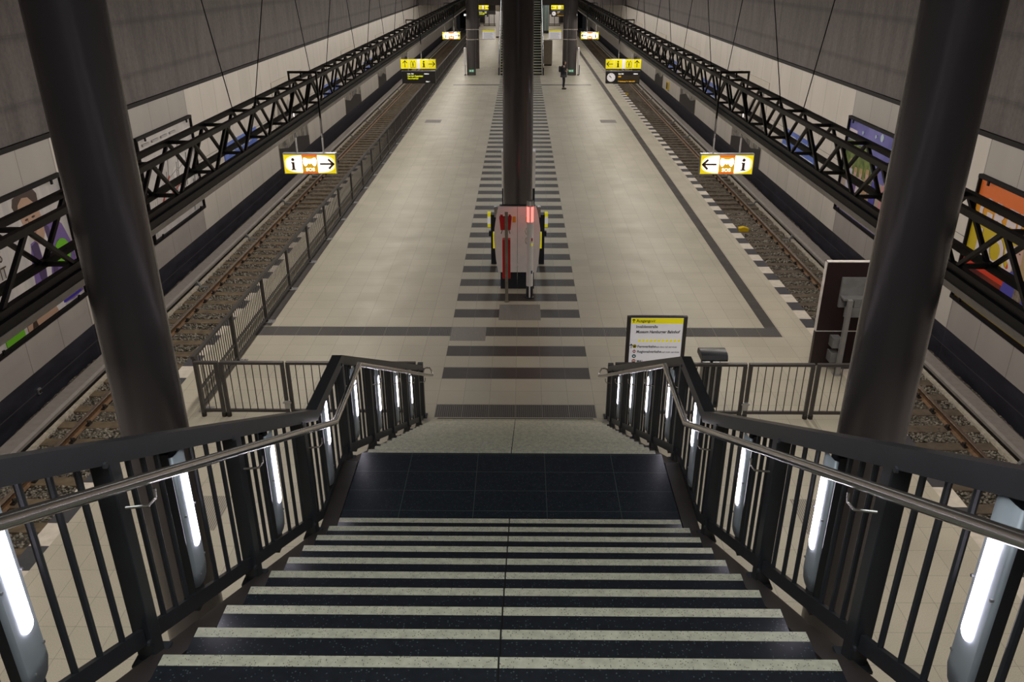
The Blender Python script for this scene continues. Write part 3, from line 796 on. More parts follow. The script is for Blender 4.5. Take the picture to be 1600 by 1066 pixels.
def lift_sign(s, y, label, dlabel):
    z0, z1 = 2.62, 3.06; xa, xb = (-5.75, -4.06) if s < 0 else (4.14, 5.84)
    if y > 60: z0, z1, xa, xb = 3.28, 3.68, (-4.42 if s < 0 else 3.05), (-3.27 if s < 0 else 4.75)
    cx, cz = (xa + xb) / 2, (z0 + z1) / 2
    t = thing('hanging_sign', label, 'sign', (cx, y, z0), 'yellow lift and information signs')
    if y < 60:
        bracket(t, y, s); hangers(t, (s * 4.75, s * 5.40), y, z1, 3.4)
    else:
        hangers(t, (xa + .3, xb - .3), y, z1, 3.88)
    mb = MB(); mb.box(xa, xb, y - .06, y + .06, z0, z1); bx = mb.build('sign_panel', M['frame_grey'], t, smooth=False)
    yf = y - .061; w = (xb - xa); gap = .09 * w
    mid = xa + w * (.46 if s < 0 else .46)
    segs = [(xa, mid), (mid + gap, xb)]
    for (a, b) in segs:
        mb = MB(); mb.box(a, b, yf - .004, yf, z0 + .004, z1 - .004); attach(mb.build('yellow_field', M['yellow'], None, smooth=False), bx)
    mb = MB(); mb.box(mid, mid + gap, yf - .004, yf, z0 + .004, z1 - .004); attach(mb.build('white_field', M['sign_white'], None, smooth=False), bx)
    for (a, b) in segs:
        mb = MB(); c = (a + b) / 2; mb.box(c - .008, c + .008, yf - .006, yf - .0041, z0 + .004, z1 - .004); attach(mb.build('divider', M['sign_white'], None, smooth=False), bx)
    yy = yf - .0045; q = lambda i: [segs[0][0] + (segs[0][1] - segs[0][0]) * .26, segs[0][0] + (segs[0][1] - segs[0][0]) * .76, segs[1][0] + (segs[1][1] - segs[1][0]) * .24, segs[1][0] + (segs[1][1] - segs[1][0]) * .74][i]
    if s < 0:
        arrow(bx, M['ink'], q(0), cz, yy, .30, math.pi / 2, .03); lift_icon(bx, M['ink'], q(1), cz, yy, .32); info_i(bx, M['ink'], q(2), cz, yy, .30); arrow(bx, M['ink'], q(3), cz, yy, .30, 0, .03)
    else:
        arrow(bx, M['ink'], q(0), cz, yy, .30, math.pi, .03); info_i(bx, M['ink'], q(1), cz, yy, .30); lift_icon(bx, M['ink'], q(2), cz, yy, .32); arrow(bx, M['ink'], q(3), cz, yy, .30, math.pi / 2, .03)
    # train display below
    zd1 = z0 - .10; zd0 = zd1 - .58
    d = thing('departure_display', dlabel, 'display', (cx, y, zd0), 'black departure displays')
    ra = .03
    mb = MB(); mb.box(xa + .03, xb - .03, y - .12, y + .12, zd0, zd1); cs = mb.build('case', M['display'], d, smooth=False, bevel=.015)
    for x in (s * 4.75, s * 5.40) if y < 60 else (xa + .3, xb - .3):
        mb = MB(); mb.box(x - .03, x + .03, y - .03, y + .03, zd1, z0); mb.build('hanger', M['box_grey'], d, smooth=False)
    mb = MB(); mb.box(xa + .03, xb - .03, y - .119, y - .1, zd1 + .001, zd1 + .02); mb.build('top_edge', M['steel_dull'], d, smooth=False)
    yf = y - .1215; w = xb - xa
    if s < 0:
        text(d, 'lettering', 'Linie  Ziel', .075, (xa + w * .18, yf, zd1 - .15), XD, ZD, M['led_w'], 'LEFT', 1, 0, .003)
        text(d, 'lettering', 'Abfahrt', .075, (xa + w * .66, yf, zd1 - .15), XD, ZD, M['led_w'], 'LEFT', 1, 0, .003)
        text(d, 'lettering', 'Hier kein Zugverkehr', .105, (xa + w * .18, yf, zd1 - .265), XD, ZD, M['led_y'], 'LEFT', .82, 0, .003)
        text(d, 'lettering', 'Out of service!', .105, (xa + w * .18, yf, zd1 - .375), XD, ZD, M['led_y'], 'LEFT', .82, 0, .003)
        text(d, 'lettering', 'Gleis 1', .07, (xa + w * .70, yf, zd1 - .51), XD, ZD, M['led_w'], 'LEFT', 1, 0, .003)
    else:
        ccx, ccz = xa + w * .165, (zd0 + zd1) / 2
        mb = MB(); mb.prism([(ccx + .2 * math.cos(i * math.pi / 16), yf, ccz + .2 * math.sin(i * math.pi / 16)) for i in range(32)], (0, -.02, 0)); ck = mb.build('clock_face', M['sign_white'], d, smooth=False)
        ck['label'] = 'round white clock face'
        for i in range(12):
            a = i * math.pi / 6; p = V((ccx + .165 * math.sin(a), yf - .0215, ccz + .165 * math.cos(a))); dd = V((math.sin(a), 0, math.cos(a)))
            mb = MB(); mb.bar(p - dd * .018, p + dd * .018, .012, .003, (0, 1, 0)); attach(mb.build('hour_mark', M['ink'], None, smooth=False), ck)
        for ang, L, ww in ((math.radians(-42), .13, .02), (math.radians(-58), .10, .024)):
            dd = V((math.sin(ang), 0, math.cos(ang))); p = V((ccx, yf - .023, ccz)); mb = MB(); mb.bar(p - dd * .03, p + dd * L, ww, .003, (0, 1, 0)); attach(mb.build('clock_hand', M['ink'], None, smooth=False), ck)
        sx = xa + w * .36
        mb = MB(); mb.box(sx, xb - .06, yf - .004, yf, zd0 + .06, zd1 - .19); mb.build('led_panel', M['led_bg'], d, smooth=False)
        text(d, 'lettering', 'Linie Ziel', .075, (sx + .01, yf - .002, zd1 - .15), XD, ZD, M['led_w'], 'LEFT', .9, 0, .003)
        text(d, 'lettering', 'Abfahrt', .075, (xa + w * .80, yf - .002, zd1 - .15), XD, ZD, M['led_w'], 'LEFT', .9, 0, .003)
        text(d, 'lettering', 'U55', .09, (sx + .01, yf - .006, zd1 - .28), XD, ZD, M['led_o'], 'LEFT', .9, 0, .003)
        text(d, 'lettering', 'U  Brandenburger Tor  Abfahrt 22:53', .062, (sx + .01, yf - .006, zd0 + .085), XD, ZD, M['led_o'], 'LEFT', .86, 0, .002)
lift_sign(-1, 29.0, 'yellow lift and arrow sign over the left track side, midway along the platform', 'black train display reading out of service below the left midway yellow sign')
lift_sign(1, 29.0, 'yellow arrow and lift sign over the right track side, midway along the platform', 'black train display with round clock below the right midway yellow sign')
lift_sign(-1, 76.0, 'small far yellow sign behind the left far columns', 'small far black display below the left far yellow sign')
lift_sign(1, 76.0, 'small far yellow sign beside the right far columns', 'small far display with clock below the right far yellow sign')

# ------------------------------------------------------------------ platform fences
def fence_bar(p0, p1, r, parent, m=None):
    mb = MB(); mb.tube(p0, p1, r, 6); return mb.build('baluster', m or M['fence'], parent)
def side_fence():
    X = -5.47; t = thing('platform_fence', 'long dark steel fence between the left platform and its closed track', 'fence', (X, 0, 0))
    ye = 104.2
    mb = MB(); mb.box(X - .045, X + .02, .2, ye, 1.0, 1.05); mb.build('top_rail', M['fence'], t, smooth=False)
    mb = MB(); mb.box(X - .02, X + .01, .2, ye, .37, .42); mb.build('middle_rail', M['fence'], t, smooth=False)
    mb = MB(); mb.box(X - .02, X + .02, .2, ye, .07, .12); mb.build('bottom_rail', M['fence'], t, smooth=False)
    ps = [.25] + [2.15 + 1.98 * k for k in range(0, 52)]
    for y in ps:
        mb = MB(); mb.box(X - .03, X + .03, y - .03, y + .03, .012, 1.0); o = mb.build('post', M['fence'], t, smooth=False)
        mb = MB(); mb.box(X - .05, X + .17, y - .09, y + .09, .001, .013)
        for a, b in ((.12, -.06), (.12, .06), (.06, .06)): mb.lathe([(.012, .013), (.012, .028)], (X + a, y + b), 6)
        attach(mb.build('foot_plate', M['steel_dull'], None, smooth=False), o)
    bars = []
    for a, b in zip(ps[:-1], ps[1:]):
        n = max(2, round((b - a) / .104)); bars += [a + (b - a) * (j + 1) / (n + 0) for j in range(n - 1)]
    for y in bars[:99]: fence_bar((X - .005, y, .12), (X - .005, y, 1.0), .008, t)
    mb = MB()
    for y in bars[99:]: mb.tube((X - .005, y, .12), (X - .005, y, 1.0), .008, 4)
    o = mb.build('baluster', M['fence'], t); o['kind'] = 'stuff'
side_fence()
def cross_panel(x0, x1, y, label, lock=0, group='low fence panels beside the stairs'):
    x0, x1 = sorted((x0, x1)); t = thing('fence_panel', label, 'fence', ((x0 + x1) / 2, y, 0), group)
    mb = MB(); mb.box(x0, x1, y - .025, y + .04, 1.0, 1.045); mb.build('top_rail', M['fence'], t, smooth=False)
    mb = MB(); mb.box(x0 + .05, x1 - .05, y - .02, y + .02, .09, .14); mb.build('bottom_rail', M['fence'], t, smooth=False)
    for x in (x0 + .025, x1 - .025):
        mb = MB(); mb.box(x - .028, x + .028, y - .03, y + .03, .003, 1.0); o = mb.build('post', M['fence'], t, smooth=False)
        mb = MB(); mb.lathe([(.042, .001), (.042, .07), (.03, .08)], (x, y), 12); attach(mb.build('foot', M['clip'], None), o)
    n = max(2, round((x1 - x0) / .135))
    for j in range(1, n): 
        x = x0 + .025 + (x1 - x0 - .05) * j / n; fence_bar((x, y, .14), (x, y, 1.0), .008, t)
    if lock:
        xl = x0 if lock < 0 else x1
        mb = MB(); mb.box(xl - .05, xl + .05, y - .06, y - .031, .18, .33); mb.box(xl - .07, xl + .07, y - .075, y - .061, .29, .32); mb.build('gate_latch', M['steel_dull'], t, smooth=False)
    return t
cross_panel(-5.40, -5.0, .03, 'narrow fence panel joining the long left fence')
cross_panel(-4.965, -3.89, .03, 'left fence gate panel, second from the long left fence', 1)
cross_panel(-3.85, -1.67, .03, 'wide fence panel running to the left stair railing')
cross_panel(1.67, 3.86, .03, 'wide fence panel between the right stair railing and the gate, litter bin behind it')
cross_panel(3.90, 4.985, .03, 'right fence gate panel with latch beside the litter bin', -1)
cross_panel(5.03, 6.15, .03, 'fence panel below the dark maroon board')

# ------------------------------------------------------------------ information board, bin, maroon board
def info_board():
    x0, x1, y = 1.93, 2.80, .36; z0, z1 = .86, 1.74
    t = thing('information_board', 'standing white exit board with yellow header behind the right stair railing', 'information board', ((x0 + x1) / 2, y, 0))
    for x in (x0 - .035, x1 + .035):
        mb = MB(); mb.box(x - .03, x + .03, y - .03, y + .03, .012, z1 + .02); o = mb.build('post', M['fence'], t, smooth=False)
        mb = MB(); mb.box(x - .07, x + .07, y - .07, y + .07, .001, .013); attach(mb.build('foot_plate', M['fence'], None, smooth=False), o)
    mb = MB(); mb.box(x0 - .004, x1 + .004, y - .03, y + .03, z1, z1 + .025); mb.build('top_bar', M['fence'], t, smooth=False)
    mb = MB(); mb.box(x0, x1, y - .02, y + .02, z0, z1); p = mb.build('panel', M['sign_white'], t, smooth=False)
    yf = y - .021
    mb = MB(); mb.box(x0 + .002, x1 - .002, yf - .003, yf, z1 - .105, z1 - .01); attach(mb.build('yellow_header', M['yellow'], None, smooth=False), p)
    w = x1 - x0
    L = lambda body, fx, dz, size, m=M['ink'], sx=.9, sh=0, b=.001, nm='lettering': text(p, nm, body, size, (x0 + w * fx, yf - .004, z1 - dz), XD, ZD, m, 'LEFT', sx, sh, b)
    arrow(p, M['ink'], x0 + w * .05, z1 - .057, yf - .0035, .06, math.pi / 2, .010)
    L('Ausgang', .10, .08, .075, sx=.88); L('exit', .345, .08, .07, sx=.9, sh=.25, b=0)
    L('Invalidenstraße', .10, .185, .072, sx=.83); L('Museum Hamburger Bahnhof', .10, .28, .072, sx=.85, sh=.25, b=.0015)
    for i in range(11):
        mb = MB(); cx = x0 + w * (.185 + .076 * i); mb.box(cx - .02, cx + .02, yf - .003, yf, z1 - .44, z1 - .40); attach(mb.build('yellow_square', M['yellow'], None, smooth=False), p)
    arrow(p, M['ink'], x0 + w * .03, z1 - .525, yf - .0005, .075, math.pi / 2, .010)
    dots = [(-.525, M['yellow']), (-.615, M['red']), (-.71, M['green']), (-.80, M['sos_red']), (-.895, M['red'])]
    purple = flat('dot_purple', (.20, .02, .12)); teal = flat('dot_teal', (.02, .16, .17)); orange = flat('dot_orange', (.72, .22, .09)); redd = flat('dot_red', (.5, .02, .03)); yel = flat('dot_yellow', (.55, .45, .0))
    for i, (dz, m) in enumerate(((.525, yel), (.62, redd), (.71, teal), (.80, orange), (.872 - .0, purple))):
        cx, cz = x0 + w * .095, z1 - dz; n = 4 if i == 1 else 18
        if cz - .035 < z0: cz = z0 + .037
        mb = MB(); mb.prism([(cx + .034 * math.cos(2 * math.pi * j / n), yf, cz + .034 * math.sin(2 * math.pi * j / n)) for j in range(n)], (0, -.003, 0)); q = mb.build('line_symbol', m, None, smooth=False); attach(q, p)
        if i in (1, 3, 4):
            mb = MB(); mb.box(cx - .02, cx + .02, yf - .0045, yf - .0031, cz - .006, cz + .006); attach(mb.build('symbol_bar', M['sign_white'], None, smooth=False), p)
        if i in (0, 2):
            mb = MB(); mb.box(cx - .012, cx + .012, yf - .0045, yf - .0031, cz - .013, cz + .010); attach(mb.build('symbol_mark', M['ink'] if i == 0 else M['sign_white'], None, smooth=False), p)
    L('Fernverkehr', .15, .55, .065, sx=.95); L('main-line rail services', .485, .55, .045, sx=.95, sh=.1, b=0)
    L('Regionalverkehr', .15, .645, .065, sx=.95); L('local train services', .60, .645, .045, sx=.95, sh=.1, b=0)
    L('M41', .155, .825, .062, sx=.95)
info_board()
def litter_bin():
    x0, x1, y0, y1 = 3.12, 3.56, .16, .48
    t = thing('litter_bin', 'dark glass litter bin with a rounded metal lid behind the right fence', 'bin', (3.34, .32, 0))
    mb = MB(); mb.box(x0 + .06, x1 - .06, y0 + .04, y1 - .04, .10, .93); mb.build('body', mat('bin_dark_glass', (.02, .024, .03), .2), t, smooth=False, bevel=.02)
    for x in (x0 + .17, x1 - .17):
        mb = MB(); mb.box(x - .015, x + .015, y0 + .02, y0 + .04, .12, .93); mb.build('bar', M['steel_dull'], t, smooth=False)
    mb = MB(); mb.box(x0 + .16, x1 - .16, y0 + .12, y1 - .12, .001, .10); mb.build('foot', M['navy_base'], t, smooth=False)
    mb = MB(); mb.box(x0 + .2, x1 - .2, y0 + .14, y1 - .14, .93, 1.03); mb.build('neck', M['navy_base'], t, smooth=False)
    mb = MB(); prof = [(y0 - .02, 1.03), (y0 - .03, 1.06), (y0 + .0, 1.13), (y0 + .06, 1.155), (y1 - .06, 1.155), (y1, 1.13), (y1 + .03, 1.06), (y1 + .02, 1.03)]
    mb.prism([(x0, a, b) for a, b in prof], (x1 - x0, 0, 0)); mb.build('lid', mat('bin_lid_steel', (.015, .018, .026), .3, spec=.25), t)
litter_bin()
def maroon_board():
    x0, x1, y = 5.69, 6.62, 2.0
    t = thing('monitor_board', 'dark maroon board on grey brackets at the right platform edge, seen from behind', 'board', (6.1, y, 0))
    mb = MB(); mb.box(x0, x1, y, y + .09, .78, 2.14); mb.build('upper_panel', M['maroon'], t, smooth=False)
    mb = MB(); mb.box(x0 - .012, x1, y, y + .09, .04, .76); mb.build('lower_panel', M['maroon'], t, smooth=False)
    mb = MB(); mb.box(x0 - .014, x0 - .001, y - .003, y + .093, .78, 2.155); mb.box(x0 - .014, x1, y - .003, y + .093, 2.141, 2.155); mb.box(x0 - .012, x1, y - .002, y + .05, .762, .777); mb.build('edge_strip', M['board_edge'], t, smooth=False)
    for x in (6.10, 6.42):
        mb = MB(); mb.box(x - .04, x + .04, y - .34, y - .26, .012, 1.52); o = mb.build('post', M['steel_dull'], t, smooth=False)
        mb = MB(); mb.box(x - .08, x + .08, y - .38, y - .22, .001, .013); attach(mb.build('foot_plate', M['steel_dull'], None, smooth=False), o)
    mb = MB(); mb.box(6.0, 6.5, y - .06, y - .001, 1.28, 1.86); mb.build('mounting_box', M['box_grey'], t, smooth=False)
    mb = MB(); mb.box(6.0, 6.5, y - .26, y - .06, 1.49, 1.52); mb.box(6.2, 6.32, y - .26, y - .06, 1.36, 1.489); mb.build('shelf', M['box_grey'], t, smooth=False)
    mb = MB(); mb.box(6.06, 6.46, y - .258, y - .2, 1.16, 1.355); mb.build('junction_box', M['box_grey'], t, smooth=False)
    for zz in (.2, .5):
        mb = MB(); mb.box(5.96, 6.12, y - .2, y - .001, zz, zz + .2); mb.build('clamp_box', M['box_grey'], t, smooth=False)
maroon_board()

# ------------------------------------------------------------------ ticket machines, pillar, alarm post
def machine(s, side):
    t = thing('ticket_machine', 'white and black ticket machine, %s one of the pair in front of the middle column' % side, 'ticket machine', (s * .24, 6.6, 0), 'pair of ticket machines')
    y0, y1 = 6.16, 6.46; g = .004
    mb = MB(); mb.box(s * g, s * .40, y0 + .03, y1, .001, .43); mb.build('base', M['navy_base'], t, smooth=False)
    prof = [(g, .432), (.455, .432), (.505, .75), (.545, 1.25), (.535, 1.5), (.49, 1.8), (.435, 2.03), (g, 2.03)]
    mb = MB(); mb.prism([(s * a, y0, b) for a, b in prof], (0, .06, 0)); mb.build('side_panel', M['white_panel'], t, smooth=False)
    mb = MB(); mb.prism([(s * (a - .02 if a > .1 else a), y0 + .061, b - (.02 if b > 2 else 0)) for a, b in prof], (0, y1 - y0 - .06, 0)); mb.build('body', M['navy_base'], t, smooth=False)
    mb = MB(); mb.box(s * .525, s * .575, y0 + .08, y0 + .26, 1.0, 1.36); mb.build('yellow_panel', M['yellow'], t, smooth=False)
    mb = MB(); mb.box(s * .47, s * .54, y0 + .1, y0 + .25, 1.75, 2.0); mb.build('rim_fitting', M['steel'], t, smooth=False)  # plain chrome-like steel fitting at the panel's outer edge
    yl = y0 - .004
    mb = MB(); mb.box(s * .10 if s > 0 else -.16, (s * .10 if s > 0 else -.16) + .06 if s < 0 else s * .215, yl, y0 - .0005, 1.66, 1.80)
    if s < 0: mb = MB(); mb.box(-.115, -.04, yl, y0 - .0005, 1.66, 1.80)
    else: mb = MB(); mb.box(.20, .29, yl, y0 - .0005, 1.66, 1.80)
    mb.build('orange_sticker', M['sticker_orange'], t, smooth=False)
    # validator slab at the column
    v = thing('ticket_validator', 'slim dark ticket validator with a yellow head at the %s of the middle column' % side, 'ticket validator', (s * .62, 8.0, 0), 'pair of ticket validators')
    mb = MB(); mb.box(s * .55, s * .69, 7.96, 8.2, .001, 1.33); mb.build('pedestal', M['navy_base'], v, smooth=False, bevel=.01)
    mb = MB(); mb.box(s * .691, s * .77, 7.94, 8.14, 1.01, 1.37); h = mb.build('validator_head', M['yellow'], v, smooth=False)
    mb = MB(); mb.box(s * .690, s * .771, 7.935, 7.939, 1.09, 1.28); attach(mb.build('front_plate', M['sign_white'], None, smooth=False), h)
    mb = MB(); mb.box(s * .691, s * .74, 8.0, 8.1, .75, .88); mb.build('slot_box', M['navy_base'], v, smooth=False)
machine(-1, 'left'); machine(1, 'right')
def sos_pillar():
    x, y = .29, 5.62; t = thing('emergency_pillar', 'white round emergency call pillar with a glowing red top in front of the ticket machines', 'emergency pillar', (x, y, 0))
    r = .08
    mb = MB(); mb.lathe([(r + .02, .001), (r + .02, .015), (r, .03), (r, .30)], (x, y), 28); mb.build('base', M['navy_base'], t)
    mb = MB(); mb.lathe([(r, .302), (r, 1.84)], (x, y), 28); mb.build('shaft', M['pillar_white'], t)
    mb = MB(); mb.lathe([(r - .004, 1.842), (r - .004, 2.19)], (x, y), 28); mb.build('red_light', M['red_glow'], t)
    mb = MB(); mb.lathe([(r, 2.192), (r, 2.32), (r - .015, 2.33)], (x, y), 28); mb.build('cap', M['steel_dull'], t)
    mb = MB(); mb.box(x - .017, x + .017, y - r - .012, y - r + .012, .03, 2.32); mb.build('front_rib', M['pillar_white'], t, smooth=False)
    for a, z, m in ((.045, 1.40, M['red']), (.045, 1.28, M['yellow']), (.045, .62, flat('pillar_blue', (.03, .04, .2)))):
        mb = MB(); mb.box(x + .03, x + .06, y - r + .004, y - r + .03, z, z + .07); mb.build('sticker', m, t, smooth=False)
    for z in (1.4, 1.62):
        mb = MB(); mb.path([(x - r - .0, y - .02, z - .08), (x - r - .03, y - .03, z), (x - r - .0, y - .02, z + .08)], .012, 8); mb.build('handle', M['steel'], t)
sos_pillar()
def alarm_post():
    x, y = -.24, 5.35; t = thing('alarm_post', 'steel post with red alarm box and red cabinet in front of the left ticket machine', 'alarm post', (x, y, 0))
    mb = MB(); mb.box(x - .035, x + .035, y - .02, y + .02, .012, 2.13); mb.build('post', M['pole_metal'], t, smooth=False)
    mb = MB(); mb.lathe([(.06, .001), (.06, .012)], (x, y), 20); mb.build('foot_plate', M['pole_metal'], t)
    mb = MB(); mb.prism([(x - .16, y + .03, 2.0), (x + .12, y + .03, 2.0), (x + .09, y + .03, 1.71), (x - .13, y + .03, 1.71)], (0, .12, 0))
    mb.box(x - .14, x - .08, y + .05, y + .13, 2.001, 2.04); mb.box(x + .05, x + .10, y + .05, y + .13, 2.001, 2.04); mb.build('alarm_box', M['red'], t, smooth=False)
    for e in (-1, 1):
        mb = MB(); mb.tube((x + e * .07 - .02, y + .08, 1.71), (x + e * .10 - .02, y + .08, 1.61), .009, 6); mb.build('bracket', M['clip'], t)
    mb = MB(); mb.box(x - .095, x + .087, y + .03, y + .21, .55, 1.48); mb.build('cabinet', M['red'], t, smooth=False, bevel=.01)
alarm_post()

# ------------------------------------------------------------------ far end of the platform
def far_stairs():
    t = thing('staircase', 'far staircase rising away behind the middle column', 'staircase', (0, 49.3, 0))
    for k in range(34):
        y, z = 49.3 + .30 * k, R * (k + 1)
        mb = MB(); mb.box(-1.45, 1.55, y, y + .33, z - .05, z); o = mb.build('tread', M['nosing'], t, smooth=False)
        mb = MB(); mb.box(-1.45, 1.55, y + .01, y + .03, z - R + .001, z - .051); attach(mb.build('riser', M['dark_int'], None, smooth=False), o)
    for s, x in ((-1, -1.55), (1, 1.66)):
        r = thing('stair_railing', 'dark balustrade with steel handrail on the %s of the far staircase' % ('left' if s < 0 else 'right'), 'railing', (x, 49.2, 0))
        mb = MB(); a, b = x - .05, x + .05
        mb.hexa([(a, 49.2, .001), (b, 49.2, .001), (b, 59.6, 10.4 * R / .30 - .3), (a, 59.6, 10.4 * R / .30 - .3), (a, 49.2, .62), (b, 49.2, .62), (b, 59.6, 10.4 * R / .30 + .6), (a, 59.6, 10.4 * R / .30 + .6)])
        mb.build('side_panel', M['navy_base'], r, smooth=False)
        mb = MB(); mb.path([(x, 49.0, .55), (x, 49.0, .80), (x, 59.6, 10.6 * R / .30 + .82)], .045, 10); mb.build('handrail', M['steel'], r)
far_stairs()
def simple(name, label, cat, parts, loc, group=None):
    t = thing(name, label, cat, loc, group)
    for nm, m, boxes in parts:
        mb = MB()
        for b in boxes: mb.box(*b)
        mb.build(nm, m, t, smooth=False)
    return t
simple('cabinet', 'beige free-standing cabinet right of the far staircase', 'cabinet', [('body', M['cab_beige'], [(1.80, 2.50, 55.4, 56.0, .12, 1.9)]), ('plinth', M['clip'], [(1.83, 2.47, 55.42, 55.98, .001, .119)])], (2.15, 55.7, 0))
simple('lift_shaft', 'pale clad lift shaft left of the far staircase', 'lift shaft', [('cladding', M['white_panel'], [(-2.80, -1.95, 84, 86, .15, 2.75)]), ('head_panel', M['cab_beige'], [(-2.80, -1.95, 84.01, 86, 2.80, 3.86)]), ('plinth', M['clip'], [(-2.78, -1.97, 84.02, 86, .001, .149)])], (-2.4, 85, 0))
simple('glass_lift', 'green glass lift with steel frame far right of the far staircase', 'lift', [('glass', M['glass_green'], [(2.55, 3.25, 91, 92, .3, 3.8)]), ('base', M['clip'], [(2.5, 3.3, 90.95, 92.05, .001, .29)]), ('frame', M['steel_dull'], [(2.49, 2.55, 90.9, 91, .3, 3.85)]), ('frame', M['steel_dull'], [(2.88, 2.93, 90.9, 91, .3, 3.85)]), ('frame', M['steel_dull'], [(3.25, 3.31, 90.9, 91, .3, 3.85)])], (2.9, 91.5, 0))
for s, side in ((-1, 'left'), (1, 'right')):
    x0, x1 = (-5.0, -2.9) if s < 0 else (3.05, 5.2)
    t = thing('glass_barrier', 'far glazed barrier across the %s end of the platform' % side, 'barrier', ((x0 + x1) / 2, 104.5, 0))
    mb = MB(); mb.box(x0, x1, 104.4, 104.5, 1.45, 1.9); mb.build('top_beam', M['wall_far'], t, smooth=False)
    mb = MB(); mb.box(x0, x1, 104.42, 104.48, .02, .12); mb.build('bottom_rail', M['fence'], t, smooth=False)
    for i in range(4):
        x = x0 + (x1 - x0) * (i / 3); mb = MB(); mb.box(x - .04, x + .04, 104.4, 104.5, .001, 1.45); mb.build('post', M['fence'], t, smooth=False)
    # pale lit board behind the barrier
    simple('notice_wall', 'pale panel behind the %s far barrier' % side, 'panel', [('board', M['white_panel'], [(x0, x1, 108, 108.1, .05, 1.6)]), ('skirting', M['clip'], [(x0, x1, 107.98, 107.999, .001, .08)])], ((x0 + x1) / 2, 108, 0))
# glass information boards clamped to the far columns
for s, side, xc, xa, xb in ((-1, 'left', -3.55, -2.70, -1.83), (1, 'right', 3.72, 2.02, 2.90)):
    t = thing('information_board', 'pale timetable board with yellow header clamped to the %s far column' % side, 'information board', ((xa + xb) / 2, 49.2, 2.4))
    mb = MB(); mb.box(xa, xb, 49.2, 49.23, 2.47, 3.08); p = mb.build('panel', M['sign_white'], t, smooth=False)
    mb = MB(); mb.box(xa, xb, 49.195, 49.199, 2.98, 3.08); attach(mb.build('yellow_header', M['yellow'], None, smooth=False), p)
    for i in range(5):
        mb = MB(); mb.box(xa + .1, xb - .12 - .05 * (i % 3), 49.195, 49.199, 2.52 + .08 * i, 2.535 + .08 * i); attach(mb.build('text_line', M['box_grey'], None, smooth=False), p)
    for z in (2.44, 3.10):
        mb = MB(); mb.box(min(xa, xc), max(xb, xc), 49.235, 49.26, z - .02, z + .02) if False else None
        mb = MB(); mb.box(min(xa, xc + .33 if s < 0 else xa), max(xb, xc - .33 if s > 0 else xb), 49.235, 49.255, z - .018, z + .018); mb.build('rod', M['steel'], t, smooth=False)
        mb = MB(); mb.lathe([(.322, z - .03), (.336, z - .03), (.336, z + .03), (.322, z + .03)], (xc, 49.4), 40); mb.build('column_band', M['steel'], t)
for s, side in ((-1, 'left'), (1, 'right')):
    simple('glass_screen', 'slim pale glass screen on the %s behind the middle column' % side, 'screen', [('panel', M['white_panel'], [(s * .44, s * .53, 13.2, 13.6, .7, 1.86)]), ('lower_panel', M['navy_base'], [(s * .45, s * .52, 13.22, 13.6, .021, .699)]), ('foot', M['clip'], [(s * .43, s * .54, 13.18, 13.62, .001, .02)])], (s * .48, 13.4, 0))
for s, side, x in ((-1, 'left', -4.0), (1, 'right', 4.18)):
    simple('glass_screen', 'slim pale glass screen standing outside the %s far column' % side, 'screen', [('panel', M['white_panel'], [(x - .06, x + .06, 49.2, 49.6, .7, 1.86)]), ('lower_panel', M['pillar_white'], [(x - .05, x + .03, 49.22, 49.6, .08, .699)]), ('edge', M['navy_base'], [(x + .035 * s + .03, x + .035 * s + .07, 49.25, 49.6, .02, .69)]), ('foot', M['clip'], [(x - .07, x + .07, 49.18, 49.62, .001, .02)])], (x, 49.4, 0))
    xc = -3.52 if s < 0 else 3.66
    t = simple('exit_sign', 'small green emergency exit sign low on the %s far column' % side, 'exit sign', [('panel', M['green'], [(xc - .19, xc + .19, 49.04, 49.06, .23, .41)]), ('arrow_mark', M['sign_white'], [(xc - .14, xc - .02, 49.035, 49.039, .28, .36)]), ('figure_mark', M['sign_white'], [(xc + .04, xc + .12, 49.035, 49.039, .26, .38)])], (xc, 49.05, .23))
    t = simple('column_lamp', 'small lit lamp high on the track side of the %s far column' % side, 'lamp', [('glow', M['hot_white'], [(s * 3.93 - .05, s * 3.93 + .05, 49.2, 49.35, 4.0, 4.12)]), ('holder', M['clip'], [(s * 3.93 - .06, s * 3.93 + .06, 49.2, 49.4, 4.121, 4.17)])], (s * 3.93, 49.3, 4.1))

